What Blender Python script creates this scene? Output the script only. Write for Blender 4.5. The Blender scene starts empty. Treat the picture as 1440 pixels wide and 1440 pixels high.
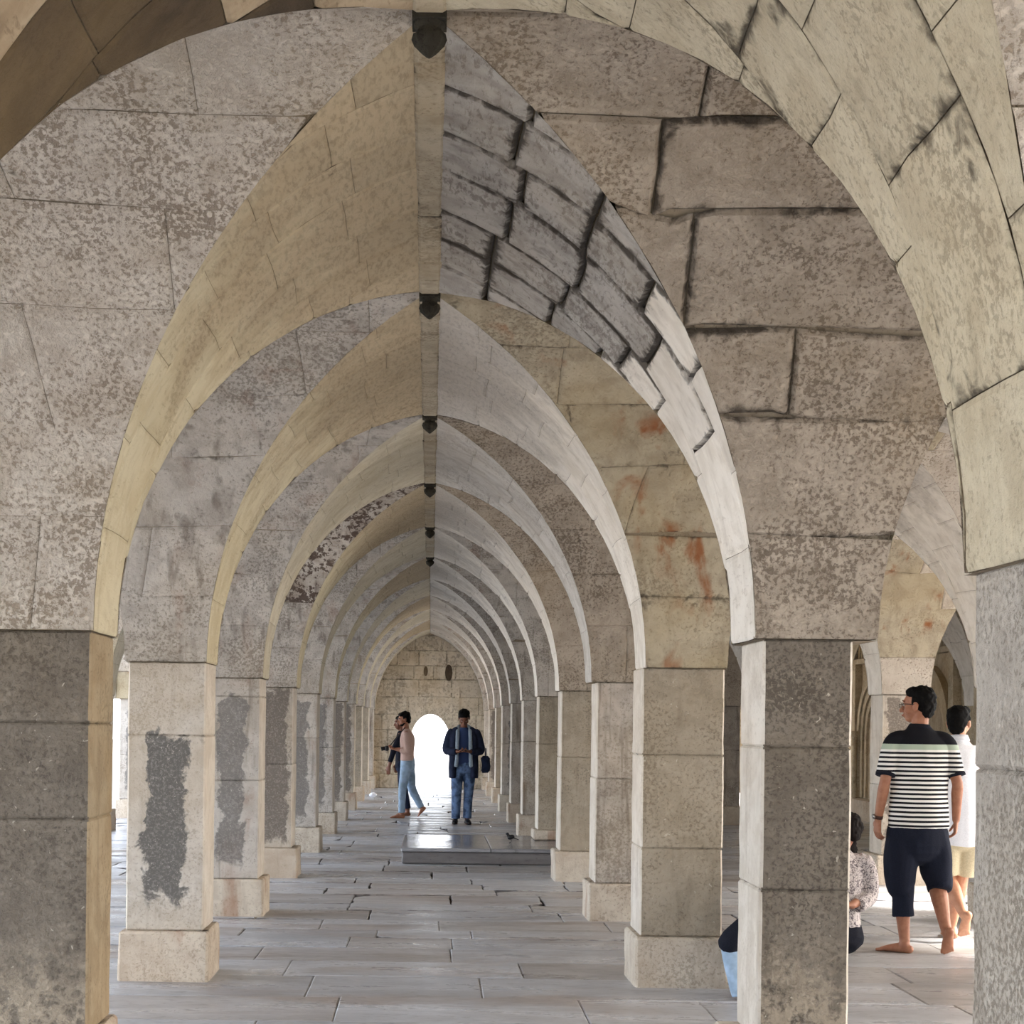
import bpy, math, random
import numpy as np
from mathutils import Vector, Matrix, noise as mnoise

rnd = random.Random(7)
C = bpy.context.scene.collection
PI = math.pi

# ------------------------------------------------------------------ camera, sky, sun, exposure
F_PX = 2203.0
EYE = 1.5
VPX, VPY = 605.0, 1019.0
cam_d = bpy.data.cameras.new('camera')
cam = bpy.data.objects.new('camera', cam_d); C.objects.link(cam)
cam_d.sensor_fit = 'HORIZONTAL'; cam_d.sensor_width = 36
cam_d.lens = F_PX / 1440 * 36
cam_d.shift_x = (720 - VPX) / 1440
cam_d.shift_y = (VPY - 720) / 1440
cam_d.clip_start = 0.05; cam_d.clip_end = 500
cam.matrix_world = Matrix.Translation((0, 0, EYE)) @ Matrix.Rotation(PI/2, 4, 'X') @ Matrix.Rotation(0.012, 4, 'Z')
bpy.context.scene.camera = cam

sc = bpy.context.scene
sc.view_settings.view_transform = 'Standard'
sc.view_settings.look = 'None'
sc.view_settings.gamma = 1
sc.view_settings.use_curve_mapping = False
sc.view_settings.exposure = 2.6
sc.cycles.use_denoising = True
sc.cycles.max_bounces = 9
sc.cycles.diffuse_bounces = 7
sc.cycles.glossy_bounces = 4
sc.cycles.sample_clamp_indirect = 6

w = bpy.data.worlds.new('world'); sc.world = w; w.use_nodes = True
wn = w.node_tree.nodes; wl = w.node_tree.links
bg = wn['Background']
sky = wn.new('ShaderNodeTexSky'); sky.sky_type = 'NISHITA'; sky.sun_disc = False
sky.sun_elevation = math.radians(37); sky.sun_rotation = math.radians(90)
sky.air_density = 1.0; sky.dust_density = 5.0; sky.ozone_density = 1.0
sky_mix = wn.new('ShaderNodeMix'); sky_mix.data_type = 'RGBA'; sky_mix.inputs[0].default_value = 0.55
sky_mix.inputs[7].default_value = (6.7, 7.1, 7.8, 1)      # thin bright cloud over the whole sky
wl.new(sky.outputs[0], sky_mix.inputs[6]); wl.new(sky_mix.outputs[2], bg.inputs[0])
bg.inputs[1].default_value = 0.20

sun_d = bpy.data.lights.new('sun', 'SUN'); sun_d.energy = 2.6; sun_d.angle = math.radians(3); sun_d.color = (1, .95, .87)
sun = bpy.data.objects.new('sun', sun_d); C.objects.link(sun)
sun.rotation_euler = Vector((-0.80, 0.02, -0.60)).to_track_quat('-Z', 'Y').to_euler()

# ------------------------------------------------------------------ material helpers
def srgb(r, g, b):
    f = lambda c: (c/255/12.92) if c/255 <= .04045 else ((c/255+.055)/1.055)**2.4
    return (f(r), f(g), f(b), 1)

class NT:
    def __init__(s, name):
        s.m = bpy.data.materials.new(name); s.m.use_nodes = True
        s.n = s.m.node_tree.nodes; s.l = s.m.node_tree.links
        s.b = s.n['Principled BSDF']
        s.geo = s.n.new('ShaderNodeNewGeometry')
        s.pos = s.geo.outputs['Position']
    def link(s, a, b): s.l.new(a, b)
    def scaled(s, v, sc_, off=(0, 0, 0)):
        q = s.n.new('ShaderNodeMapping'); q.inputs['Scale'].default_value = sc_; q.inputs['Location'].default_value = off
        s.link(v, q.inputs[0]); return q.outputs[0]
    def noise(s, v, scale, detail=3, dist=0, rough=.55):
        q = s.n.new('ShaderNodeTexNoise'); q.inputs['Scale'].default_value = scale; q.inputs['Detail'].default_value = detail
        q.inputs['Distortion'].default_value = dist; q.inputs['Roughness'].default_value = rough
        s.link(v, q.inputs['Vector']); return q.outputs['Fac']
    def ramp(s, f, a, b):
        q = s.n.new('ShaderNodeMapRange'); q.inputs[1].default_value = a; q.inputs[2].default_value = b; q.interpolation_type = 'SMOOTHSTEP'
        s.link(f, q.inputs[0]); return q.outputs[0]
    def math(s, op, a, b=None, c=None):
        q = s.n.new('ShaderNodeMath'); q.operation = op
        for i, x in enumerate((a, b, c)):
            if x is None: continue
            if isinstance(x, (int, float)): q.inputs[i].default_value = x
            else: s.link(x, q.inputs[i])
        return q.outputs[0]
    def mix(s, f, a, b):
        q = s.n.new('ShaderNodeMix'); q.data_type = 'RGBA'
        for i, x in ((0, f), (6, a), (7, b)):
            if isinstance(x, (int, float)): q.inputs[i].default_value = x
            elif isinstance(x, tuple): q.inputs[i].default_value = x
            else: s.link(x, q.inputs[i])
        return q.outputs[2]
    def sep(s, v):
        q = s.n.new('ShaderNodeSeparateXYZ'); s.link(v, q.inputs[0]); return q.outputs
    def obj(s): return s.n.new('ShaderNodeTexCoord').outputs['Object']
    def rand(s): return s.n.new('ShaderNodeObjectInfo').outputs['Random']
    def attr(s, a):
        q = s.n.new('ShaderNodeAttribute'); q.attribute_name = a; return q.outputs['Fac']
    def bump(s, h, strength, dist):
        q = s.n.new('ShaderNodeBump'); q.inputs['Strength'].default_value = strength; q.inputs['Distance'].default_value = dist
        s.link(h, q.inputs['Height']); s.link(q.outputs[0], s.b.inputs['Normal'])
    def out(s, col, rough=.9, spec=.2):
        if isinstance(col, tuple): s.b.inputs['Base Color'].default_value = col
        else: s.link(col, s.b.inputs['Base Color'])
        if isinstance(rough, (int, float)): s.b.inputs['Roughness'].default_value = rough
        else: s.link(rough, s.b.inputs['Roughness'])
        s.b.inputs['Specular IOR Level'].default_value = spec
        return s.m

def stone_mat(name, light, mid, dark, speck=.8, sp=(.50, .60), spscale=42, streak=.3, warm=.25, warmcol=(176, 150, 105),
              rust=0, patch=None, bump=.5, grain=(1, 1, 1), flecks=0, dirtcol=(48, 40, 32), local=False, blotch=.8, low=0, high=None):
    """Weathered limewash over dark stone: blotches, pits, runs; 'dirt' attribute darkens the open joints."""
    t = NT(name)
    L, M, D = srgb(*light), srgb(*mid), srgb(*dark)
    g = t.scaled(t.pos, grain) if grain != (1, 1, 1) else t.pos
    big = t.noise(t.pos, 1.7, 5, .6, .6)
    blo = t.noise(t.pos, 6.5, 5, .5, .62)
    fine = t.noise(g, spscale*1.25, 5, .25, .68)
    fine2 = t.noise(g, spscale*.5, 5, .3, .68)
    run = t.noise(t.scaled(t.pos, (1, 1, .1)), 13, 4, .3)
    col = t.mix(t.math('MULTIPLY', t.ramp(blo, .38, .66), blotch), L, M)
    # pits gather where the wash has gone
    pit = t.math('ADD', fine, t.math('MULTIPLY', t.math('SUBTRACT', big, .5), .55))
    pitm = t.math('MULTIPLY', t.ramp(pit, *sp), speck)
    col = t.mix(pitm, col, D)
    pit2 = t.math('MULTIPLY', t.ramp(t.math('ADD', fine2, t.math('MULTIPLY', t.math('SUBTRACT', blo, .5), .5)), .57, .68), speck*.45)
    col = t.mix(pit2, col, M)
    if streak: col = t.mix(t.math('MULTIPLY', t.ramp(run, .52, .72), streak), col, D)
    if warm: col = t.mix(t.math('MULTIPLY', t.ramp(t.noise(t.pos, .9, 4, .4), .42, .68), warm), col, srgb(*warmcol))
    if high:
        hz = t.math('ADD', t.sep(t.pos)[2], t.math('ADD', t.math('MULTIPLY', t.math('SUBTRACT', big, .5), 1.3), t.math('MULTIPLY', t.math('SUBTRACT', blo, .5), .5)))
        col = t.mix(t.math('MULTIPLY', t.ramp(hz, high[0], high[1]), high[3]), col, t.mix(t.ramp(fine, .45, .62), srgb(*high[2]), tuple(list(np.array(srgb(*high[2])[:3])*.7)+[1])))
    if flecks: col = t.mix(t.math('MULTIPLY', t.ramp(t.noise(t.pos, 34, 3, .5), .68, .73), flecks), col, srgb(214, 205, 188))
    if rust:
        r1 = t.ramp(t.noise(t.scaled(t.pos, (1, 1, .16)), 5.5, 4, .5), .52, .67)
        r2 = t.ramp(t.noise(t.pos, 2.2, 3, .8), .45, .62)
        col = t.mix(t.math('MULTIPLY', t.math('MULTIPLY', r1, r2), rust), col, srgb(140, 84, 44))
    if patch:   # dark bare stone showing where the wash wore off: (half width, z0, z1, darkness) on every face of the shaft
        hw, z0, z1, amt, pc = patch
        o = t.sep(t.obj())
        lat = t.math('MINIMUM', t.math('ABSOLUTE', o[0]), t.math('ABSOLUTE', o[1]))
        n = t.noise(t.pos, 5, 5, .6, .65); n2 = t.noise(t.pos, 34, 4, .4)
        nn = t.math('ADD', t.math('MULTIPLY', t.math('SUBTRACT', n, .5), .24), t.math('MULTIPLY', t.math('SUBTRACT', n2, .5), .05))
        a = t.ramp(t.math('SUBTRACT', hw, t.math('ADD', lat, nn)), -.008, .012)
        nz = t.math('ADD', t.math('MULTIPLY', nn, 2.0), o[2])
        a = t.math('MULTIPLY', a, t.ramp(nz, z0-.04, z0+.03))
        a = t.math('MULTIPLY', a, t.math('SUBTRACT', 1, t.ramp(nz, z1-.02, z1+.03)))
        P = t.mix(t.ramp(fine, .46, .66), srgb(*pc), tuple(list(np.array(srgb(*pc)[:3])*1.9)+[1]))
        P = t.mix(t.math('MULTIPLY', t.ramp(t.noise(t.pos, 55, 2, 1.6), .64, .72), .7), P, L)
        col = t.mix(t.math('MULTIPLY', a, amt), col, P)
    if low:     # salt-bleached foot
        oz = t.sep(t.pos)[2]
        lw = t.ramp(t.math('ADD', oz, t.math('MULTIPLY', t.math('SUBTRACT', blo, .5), .5)), .75, .35)
        lw = t.math('MULTIPLY', t.math('MULTIPLY', lw, t.ramp(fine2, .38, .56)), low)
        col = t.mix(lw, col, srgb(176, 162, 142))
    # stone to stone variation and joint dirt
    hv = t.n.new('ShaderNodeHueSaturation'); t.link(col, hv.inputs['Color'])
    t.link(t.math('ADD', .94, t.math('MULTIPLY', t.rand(), .12)), hv.inputs['Value'])
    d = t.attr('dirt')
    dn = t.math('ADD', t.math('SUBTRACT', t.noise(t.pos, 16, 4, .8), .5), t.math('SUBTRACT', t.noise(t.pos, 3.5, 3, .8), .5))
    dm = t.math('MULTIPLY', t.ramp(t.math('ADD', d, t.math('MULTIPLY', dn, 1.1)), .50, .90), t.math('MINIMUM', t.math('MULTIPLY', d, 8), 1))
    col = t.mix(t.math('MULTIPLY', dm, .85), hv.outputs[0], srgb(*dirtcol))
    h = t.math('ADD', t.math('MULTIPLY', t.math('SUBTRACT', 1, t.ramp(fine, .40, .66)), .6), t.math('MULTIPLY', fine2, .9))
    h = t.math('ADD', h, t.math('MULTIPLY', blo, 1.2))
    t.bump(h, bump, .012)
    return t.out(col, .88, .25)

def plain(name, c, rough=.7, spec=.3, nscale=0, amt=.2, metallic=0, bump=0):
    t = NT(name)
    col = srgb(*c)
    if nscale:
        n = t.noise(t.pos, nscale, 3)
        d = tuple(list(np.array(col[:3])*(1-amt*2.2))+[1])
        col = t.mix(t.ramp(n, .35, .65), d, col)
        if bump: t.bump(n, bump, .01)
    t.b.inputs['Metallic'].default_value = metallic
    return t.out(col, rough, spec)

M = {}
# vault webs (the curved faces that run from pillar to crown)
W3 = (1, .3, 1)
M['web_cream'] = stone_mat('web_cream', (206, 198, 178), (188, 178, 155), (132, 114, 90), speck=.32, sp=(.56, .68), streak=.25, warm=.25, bump=.25, warmcol=(190, 174, 136), grain=W3)
M['web_left'] = stone_mat('web_left', (208, 198, 170), (190, 177, 147), (128, 110, 86), speck=.35, sp=(.56, .68), streak=.25, warm=.25, bump=.28, warmcol=(192, 174, 134), grain=W3, high=(2.75, 3.45, (172, 153, 127), .7))
M['web_near'] = stone_mat('web_near', (204, 193, 168), (184, 171, 146), (112, 98, 80), speck=.45, sp=(.54, .66), streak=.2, warm=.2, bump=.5, warmcol=(170, 154, 120))
M['web_ridge'] = stone_mat('web_ridge', (186, 175, 154), (160, 148, 128), (100, 86, 70), speck=.5, sp=(.53, .65), streak=.3, warm=.3, bump=.4)
M['web_brown'] = stone_mat('web_brown', (186, 169, 143), (160, 142, 117), (98, 82, 66), speck=.45, sp=(.54, .66), streak=.4, warm=.3, bump=.3, warmcol=(150, 124, 94), grain=W3)
M['web_grey'] = stone_mat('web_grey', (178, 173, 166), (148, 142, 135), (92, 84, 76), speck=.55, sp=(.53, .65), streak=.4, warm=.12, bump=.4, grain=W3)
M['web_dark'] = stone_mat('web_dark', (82, 70, 57), (60, 50, 40), (62, 52, 42), speck=.55, sp=(.52, .64), streak=.35, warm=.25, bump=.4)
M['web_pale'] = stone_mat('web_pale', (202, 197, 189), (182, 175, 165), (130, 120, 108), speck=.35, sp=(.55, .67), streak=.3, warm=.12, bump=.25, grain=W3)
M['web_white'] = stone_mat('web_white', (230, 223, 212), (212, 204, 191), (146, 130, 112), speck=.28, sp=(.58, .70), streak=.2, warm=.15, bump=.2, warmcol=(204, 184, 152), grain=W3, high=(2.95, 3.5, (170, 162, 152), .6))
FS = 44
M['face_pale'] = stone_mat('face_pale', (204, 194, 181), (184, 172, 157), (124, 107, 90), speck=.7, sp=(.52, .60), spscale=FS, streak=.12, warm=.2, bump=.8, warmcol=(190, 172, 138))
M['face_brown'] = stone_mat('face_brown', (178, 166, 151), (152, 140, 125), (92, 79, 66), speck=.65, sp=(.51, .62), spscale=FS, streak=.2, warm=.2, bump=.75)
M['face_rust'] = stone_mat('face_rust', (182, 171, 149), (156, 144, 124), (104, 91, 74), speck=.5, sp=(.53, .65), spscale=FS, streak=.35, warm=.4, rust=.9, bump=.6, warmcol=(168, 148, 108))
M['face_grey'] = stone_mat('face_grey', (196, 189, 179), (166, 158, 149), (104, 95, 86), speck=.6, sp=(.52, .63), spscale=FS, streak=.6, warm=.15, rust=.25, bump=.6)
M['face_stain'] = stone_mat('face_stain', (196, 188, 177), (150, 136, 124), (74, 58, 50), speck=.9, sp=(.48, .52), spscale=16, streak=.6, warm=.1, bump=.6)
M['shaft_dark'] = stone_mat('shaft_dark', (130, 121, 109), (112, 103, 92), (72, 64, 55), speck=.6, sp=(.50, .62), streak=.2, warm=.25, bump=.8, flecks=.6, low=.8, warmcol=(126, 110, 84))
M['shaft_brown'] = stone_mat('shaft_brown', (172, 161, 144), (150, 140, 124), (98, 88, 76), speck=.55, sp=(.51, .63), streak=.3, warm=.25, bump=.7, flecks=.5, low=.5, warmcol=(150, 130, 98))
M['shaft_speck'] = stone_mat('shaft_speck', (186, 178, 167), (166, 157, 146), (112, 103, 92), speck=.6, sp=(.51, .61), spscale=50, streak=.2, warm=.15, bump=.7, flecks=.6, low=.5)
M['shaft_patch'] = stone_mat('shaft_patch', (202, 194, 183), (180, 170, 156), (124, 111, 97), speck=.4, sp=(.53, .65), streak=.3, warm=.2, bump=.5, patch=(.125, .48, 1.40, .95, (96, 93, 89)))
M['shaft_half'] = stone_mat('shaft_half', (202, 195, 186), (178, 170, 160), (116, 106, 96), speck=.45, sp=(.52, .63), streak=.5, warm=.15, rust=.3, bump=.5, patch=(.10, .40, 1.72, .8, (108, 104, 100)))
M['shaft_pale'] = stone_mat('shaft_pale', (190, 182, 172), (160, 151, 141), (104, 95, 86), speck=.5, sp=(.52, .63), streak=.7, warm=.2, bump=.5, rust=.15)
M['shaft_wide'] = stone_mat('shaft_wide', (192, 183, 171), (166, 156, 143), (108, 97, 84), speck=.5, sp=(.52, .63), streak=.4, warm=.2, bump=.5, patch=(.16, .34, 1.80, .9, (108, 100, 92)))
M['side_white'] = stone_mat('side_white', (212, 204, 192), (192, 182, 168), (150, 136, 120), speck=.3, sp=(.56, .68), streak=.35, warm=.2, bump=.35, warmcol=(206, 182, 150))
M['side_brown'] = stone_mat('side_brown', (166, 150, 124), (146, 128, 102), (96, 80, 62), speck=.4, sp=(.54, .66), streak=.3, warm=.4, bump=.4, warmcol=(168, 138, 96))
M['plinth'] = stone_mat('plinth', (206, 196, 180), (184, 171, 154), (120, 103, 85), speck=.45, sp=(.53, .65), streak=.25, warm=.3, rust=.5, bump=.5, warmcol=(188, 158, 128))
M['mortar'] = stone_mat('mortar', (150, 138, 120), (126, 114, 98), (80, 70, 58), speck=.5, bump=.4, streak=.1)
M['niche'] = stone_mat('niche', (200, 186, 160), (172, 156, 130), (112, 96, 76), speck=.5, sp=(.52, .64), streak=.35, warm=.4, bump=.4, warmcol=(178, 148, 100))
M['end'] = stone_mat('end', (208, 198, 180), (184, 172, 153), (104, 93, 80), speck=.5, spscale=14, sp=(.5, .64), streak=.3, warm=.3, bump=.3)
M['boss'] = stone_mat('boss', (62, 58, 48), (48, 44, 36), (34, 30, 25), speck=.6, bump=.6, warm=0, streak=0)

def floor_mat(name, base, mid, dark, rough=(.30, .60)):
    t = NT(name)
    big = t.noise(t.scaled(t.pos, (.35, 1.3, 1)), 2.2, 5, .6, .6)
    fine = t.noise(t.scaled(t.pos, (.35, 1, 1)), 30, 4, .8, .6)
    br = t.noise(t.scaled(t.pos, (.4, 1.4, 1)), 1.3, 4, .5)
    col = t.mix(t.ramp(big, .40, .68), srgb(*base), srgb(*mid))
    col = t.mix(t.math('MULTIPLY', t.ramp(fine, .54, .70), .55), col, srgb(*dark))
    col = t.mix(t.math('MULTIPLY', t.ramp(br, .50, .68), .5), col, srgb(128, 108, 92))
    hv = t.n.new('ShaderNodeHueSaturation'); t.link(col, hv.inputs['Color'])
    t.link(t.math('ADD', .84, t.math('MULTIPLY', t.rand(), .26)), hv.inputs['Value'])
    d = t.attr('dirt')
    dm = t.ramp(t.math('ADD', d, t.math('MULTIPLY', t.math('SUBTRACT', t.noise(t.pos, 9, 4, .8), .5), 1.4)), .70, 1.0)
    col = t.mix(t.math('MULTIPLY', dm, .8), hv.outputs[0], srgb(58, 50, 46))
    rg = t.math('ADD', rough[0], t.math('MULTIPLY', t.ramp(t.math('ADD', big, t.math('MULTIPLY', fine, .4)), .5, .95), rough[1]-rough[0]))
    t.bump(t.math('ADD', t.math('MULTIPLY', big, 2), fine), .35, .008)
    return t.out(col, rg, .5)
M['flag'] = floor_mat('flag', (184, 186, 191), (164, 165, 168), (122, 119, 118), (.24, .48))
M['flag_brown'] = floor_mat('flag_brown', (174, 172, 172), (154, 150, 148), (114, 108, 104), (.26, .5))
M['slab_base'] = floor_mat('slab_base', (116, 113, 113), (98, 94, 94), (74, 70, 70), rough=(.5, .7))
M['slab'] = floor_mat('slab', (160, 160, 164), (138, 137, 141), (108, 106, 108), rough=(.10, .22))
M['floor_base'] = plain('floor_base', (62, 54, 48), .95, .1, 8, .2)
M['court'] = plain('court', (190, 187, 182), .9, .2, 1.2, .08)
M['wall_out'] = plain('wall_out', (150, 140, 124), .95, .1, 3, .15)

# ------------------------------------------------------------------ mesh helpers
def prop(o, label=None, cat=None, group=None, kind=None):
    if label: o['label'] = label
    if cat: o['category'] = cat
    if group: o['group'] = group
    if kind: o['kind'] = kind
    return o

def mk(name, V, Fc, mat, parent=None, dirt=None, smooth=False, loc=None):
    me = bpy.data.meshes.new(name)
    me.from_pydata([tuple(v) for v in V], [], [tuple(f) for f in Fc])
    if mat is not None: me.materials.append(mat)
    if dirt is not None:
        a = me.attributes.new('dirt', 'FLOAT', 'POINT'); a.data.foreach_set('value', np.asarray(dirt, dtype=np.float32))
    if smooth: me.polygons.foreach_set('use_smooth', [True]*len(me.polygons))
    o = bpy.data.objects.new(name, me); C.objects.link(o)
    if loc is not None: o.location = loc
    if parent is not None:
        o.parent = parent
    return o

def empty(name, loc=(0, 0, 0)):
    o = bpy.data.objects.new(name, None); o.empty_display_size = .1; C.objects.link(o); o.location = loc
    return o

class MB:
    def __init__(s): s.V = []; s.F = []; s.D = []; s.n = 0
    def add(s, V, Fc, D=None):
        k = s.n
        V = np.asarray(V, float); s.V.append(V); s.n += len(V)
        s.F += [tuple(i+k for i in f) for f in Fc]
        s.D.append(np.zeros(len(V)) if D is None else np.asarray(D, float))
    def box(s, x0, x1, y0, y1, z0, z1):
        V = [(x, y, z) for z in (z0, z1) for y in (y0, y1) for x in (x0, x1)]
        s.add(V, [(0, 2, 3, 1), (4, 5, 7, 6), (0, 1, 5, 4), (2, 6, 7, 3), (0, 4, 6, 2), (1, 3, 7, 5)])
    def build(s, name, mat, parent=None, smooth=False, loc=None, sub=(0, 0, 0)):
        V = np.concatenate(s.V) - np.array(sub)
        return mk(name, V, s.F, mat, parent, np.concatenate(s.D), smooth, loc)

def vnoise(P, scale, seed=0):
    """Smooth value noise in -1..1, numpy."""
    P = np.asarray(P, float)*scale + seed*17.13
    i = np.floor(P).astype(np.int64); f = P - i; f = f*f*(3-2*f)
    def h(a, b, c):
        n = (a*374761393 + b*668265263 + c*2147483647 + seed*974711) & 0xffffffff
        n = ((n ^ (n >> 13))*1274126177) & 0xffffffff
        return ((n ^ (n >> 16)) & 0xffff)/32767.5 - 1
    r = 0
    for dx in (0, 1):
        for dy in (0, 1):
            for dz in (0, 1):
                wt = (f[:, 0] if dx else 1-f[:, 0])*(f[:, 1] if dy else 1-f[:, 1])*(f[:, 2] if dz else 1-f[:, 2])
                r = r + wt*h(i[:, 0]+dx, i[:, 1]+dy, i[:, 2]+dz)
    return r

# ------------------------------------------------------------------ building grid
XS = [-4.60, -1.53, 1.475, 4.59, 7.62]
HX, HY = 0.235, 0.24
PY = 3.04
def YR(j): return 6.235 + PY*(j-1)
J0, J1 = -2, 11            # first and last row of piers
ZS = 1.845                 # springing
RISE = 1.80
RR = 1.365; CC = (RR*RR-1)/2; RAD = 1+CC
THM = math.acos(CC/RAD)
BY = PY/2 - HY
def AX(i): return (XS[i+1]-XS[i])/2 - HX       # half clear width of aisle i
def XC(i): return (XS[i+1]+XS[i])/2

def warp(P):
    """The nearest right pier stands a little further into the aisle than its row."""
    P = np.array(P, float)
    g = np.exp(-((P[:, 1]-3.2)/1.0)**2 - ((P[:, 0]-1.475)/.8)**2)
    P[:, 0] -= .085*g
    return P

def web_pos(kind, i, j, s, th, q, d=0.0):
    """Point on a web. kind 'M': rises across aisle i over row j; 'L': rises along the row bay j..j+1 over pier line i.
    th: angle up the arch (0 at the springing), q: offset along the web's straight direction, d: distance out of the face."""
    th = np.asarray(th, float); q = np.asarray(q, float)
    u = RAD*np.cos(th) - CC
    h = RAD*np.sin(th)/RR
    if kind == 'M':
        a = AX(i); lim = HY + BY*(1-u)
        qq = np.clip(q, -lim, lim)
        ca, sa = np.cos(th), np.sin(th)
        x = XC(i) + s*a*u - s*ca*d
        y = YR(j) + qq
        z = ZS + RISE*h - sa*d
        # keep the cut end on the groin when the face is proud
    else:
        a0 = AX(i-1) if i > 0 else 0; a1 = AX(i) if i < 4 else 0
        lo = -(HX + a0*(1-u)); hi = HX + a1*(1-u)
        if i == 0: lo = np.full_like(u, -HX-.03)
        if i == 4: hi = np.full_like(u, HX)
        qq = np.clip(q, lo, hi)
        x = XS[i] + qq
        y = (YR(j)+YR(j+1))/2 + s*BY*u - s*np.cos(th)*d
        z = ZS + RISE*h - np.sin(th)*d
    clamped = np.sign(qq-q)*(np.abs(qq-q) > 1e-6)
    return np.stack([x, y, z], -1), clamped

def stone_patch(kind, i, j, s, t0, t1, q0, q1, gap, rec, proud, n=5, dirt=0.0, skew=0.0, wide=False):
    """One dressed stone of a web: raised face, edges turned back into the joint, cut off where it meets the groin."""
    R_ = 1.8
    dt = t1-t0; dq = q1-q0
    gt = gap/R_; it = min(.014/R_, dt*.2); iq = min(.014, dq*.2)
    tt = np.array([t0+gt, t0+gt+it] + list(np.linspace(t0+gt+it, t1-gt-it, n-1)[1:-1]) + [t1-gt-it, t1-gt])
    qs = np.array([q0+gap, q0+gap+iq] + list(np.linspace(q0+gap+iq, q1-gap-iq, n-1)[1:-1]) + [q1-gap-iq, q1-gap])
    nt, nq = len(tt), len(qs)
    T, Q = np.meshgrid(tt, qs, indexing='ij')
    sk0, sk1 = skew if isinstance(skew, tuple) else (0, 0)
    fq = (Q-q0)/dq; ft = (T-t0)/dt-.5
    Q = Q + ft*(sk0*(1-fq)+sk1*fq)
    K = np.stack([T.ravel()*2.2, Q.ravel()*2.5, np.full(T.size, i*3.1+j*1.7+s)], -1)
    env = np.sin(np.clip(T.ravel()/THM, 0, 1)*PI)
    amp_ = 1.0 if kind == 'L' else .6
    T = T + (vnoise(K, 1.0, 8)*.022*env*amp_).reshape(T.shape)
    Q = Q + (vnoise(K, 1.0, 9)*.03*env*amp_).reshape(T.shape)
    if wide:      # grime and painted joint shade spread further over the face from an open joint
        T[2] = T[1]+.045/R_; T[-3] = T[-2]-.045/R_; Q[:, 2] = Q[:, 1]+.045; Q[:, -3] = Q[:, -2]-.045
    d = np.full(T.shape, proud)
    edge = np.zeros(T.shape, bool); edge[0] = edge[-1] = True; edge[:, 0] = edge[:, -1] = True
    d[edge] = -rec
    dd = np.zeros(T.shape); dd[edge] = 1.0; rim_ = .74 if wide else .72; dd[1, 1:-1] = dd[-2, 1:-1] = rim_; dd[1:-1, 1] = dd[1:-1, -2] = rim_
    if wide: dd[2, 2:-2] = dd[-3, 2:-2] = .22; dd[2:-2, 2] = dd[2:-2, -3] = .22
    P, cl = web_pos(kind, i, j, s, T.ravel(), Q.ravel(), 0)
    dv = d.ravel().copy()
    dv[(cl != 0) & ~np.repeat(np.isin(np.arange(nt), (0, nt-1)), nq)] = min(proud, .004)
    # wobble the edges and face
    wob = vnoise(P, 6.0, 3)*.0035 + vnoise(P, 17.0, 5)*.002
    P, cl = web_pos(kind, i, j, s, T.ravel()+wob*.6*(cl == 0), Q.ravel()+wob*(cl == 0), dv + wob*.8)
    fs = []
    clg = cl.reshape(nt, nq)
    for a in range(nt-1):
        for b in range(nq-1):
            if clg[a, b] != 0 and clg[a, b] == clg[a+1, b] == clg[a, b+1] == clg[a+1, b+1]: continue
            k = a*nq+b
            fs.append((k, k+1, k+nq+1, k+nq))
    if not fs: return None
    u0 = RAD*math.cos(t0)-CC
    # area left after the cut
    P = warp(P)
    A = 0
    for f in fs:
        A += np.linalg.norm(np.cross(P[f[2]]-P[f[0]], P[f[3]]-P[f[1]]))/2
    if A < .004: return None
    used = sorted({k for f in fs for k in f}); mp = {k: n_ for n_, k in enumerate(used)}
    fs = [tuple(mp[k] for k in f) for f in fs]
    ddv = dd.ravel()*dirt
    return P[used], fs, ddv[used]

def web_grid(kind, i, j, s, d, nt=20, nq=10):
    T = np.linspace(0, THM, nt); V = []; Fc = []
    for t in T:
        u = RAD*math.cos(t)-CC
        if kind == 'M':
            lo, hi = -(HY+BY*(1-u)), (HY+BY*(1-u))
        else:
            lo = -(HX + (AX(i-1) if i > 0 else 0)*(1-u)); hi = HX + (AX(i) if i < 4 else 0)*(1-u)
            if i == 0: lo = -HX-.03
            if i == 4: hi = HX
        q = np.linspace(lo-.004, hi+.004, nq)
        P, _ = web_pos(kind, i, j, s, np.full(nq, t), q, d); V.append(P)
    V = np.concatenate(V)
    for a in range(nt-1):
        for b in range(nq-1):
            k = a*nq+b; Fc.append((k, k+1, k+nq+1, k+nq))
    return warp(V), Fc

# sizes of the stones
def m_layout(seed):
    r = random.Random(seed)
    rings = [-1.54, -1.02, -.62, -HY, HY, .62, 1.02, 1.54]
    cells = []
    for a, b in zip(rings, rings[1:]):
        n = 7 if abs(a+b) > .1 else 6
        off = r.uniform(-.35, .35)
        ts = [0]
        for k in range(1, n):
            ts.append((k + off*(.6 if k > 1 else 0) + r.uniform(-.12, .12))*THM/n)
        ts.append(THM)
        cells += [(t0, t1, a, b, (0, 0)) for t0, t1 in zip(ts, ts[1:])]
    return cells
def l_layout(seed):
    r = random.Random(seed)
    n = 6
    ts = [0] + [(k + r.uniform(-.12, .12))*THM/n for k in range(1, n)] + [THM]
    cells = []
    for k, (t0, t1) in enumerate(zip(ts, ts[1:])):
        x = -1.62; cuts = [x]
        if k < 2: cuts = [-1.62, 1.62] if r.random() < .5 else [-1.62, r.uniform(-.12, .12), 1.62]
        else:
            while x < 1.62:
                x += r.uniform(.45, 1.05); cuts.append(min(x, 1.62))
            if cuts[-1]-cuts[-2] < .25: cuts.pop(-2)
        sk = [r.choice([0, 0, r.uniform(-.12, .12)]) for _ in cuts]
        cells += [(t0, t1, cuts[q], cuts[q+1], (sk[q], sk[q+1])) for q in range(len(cuts)-1)]
    return cells

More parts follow.
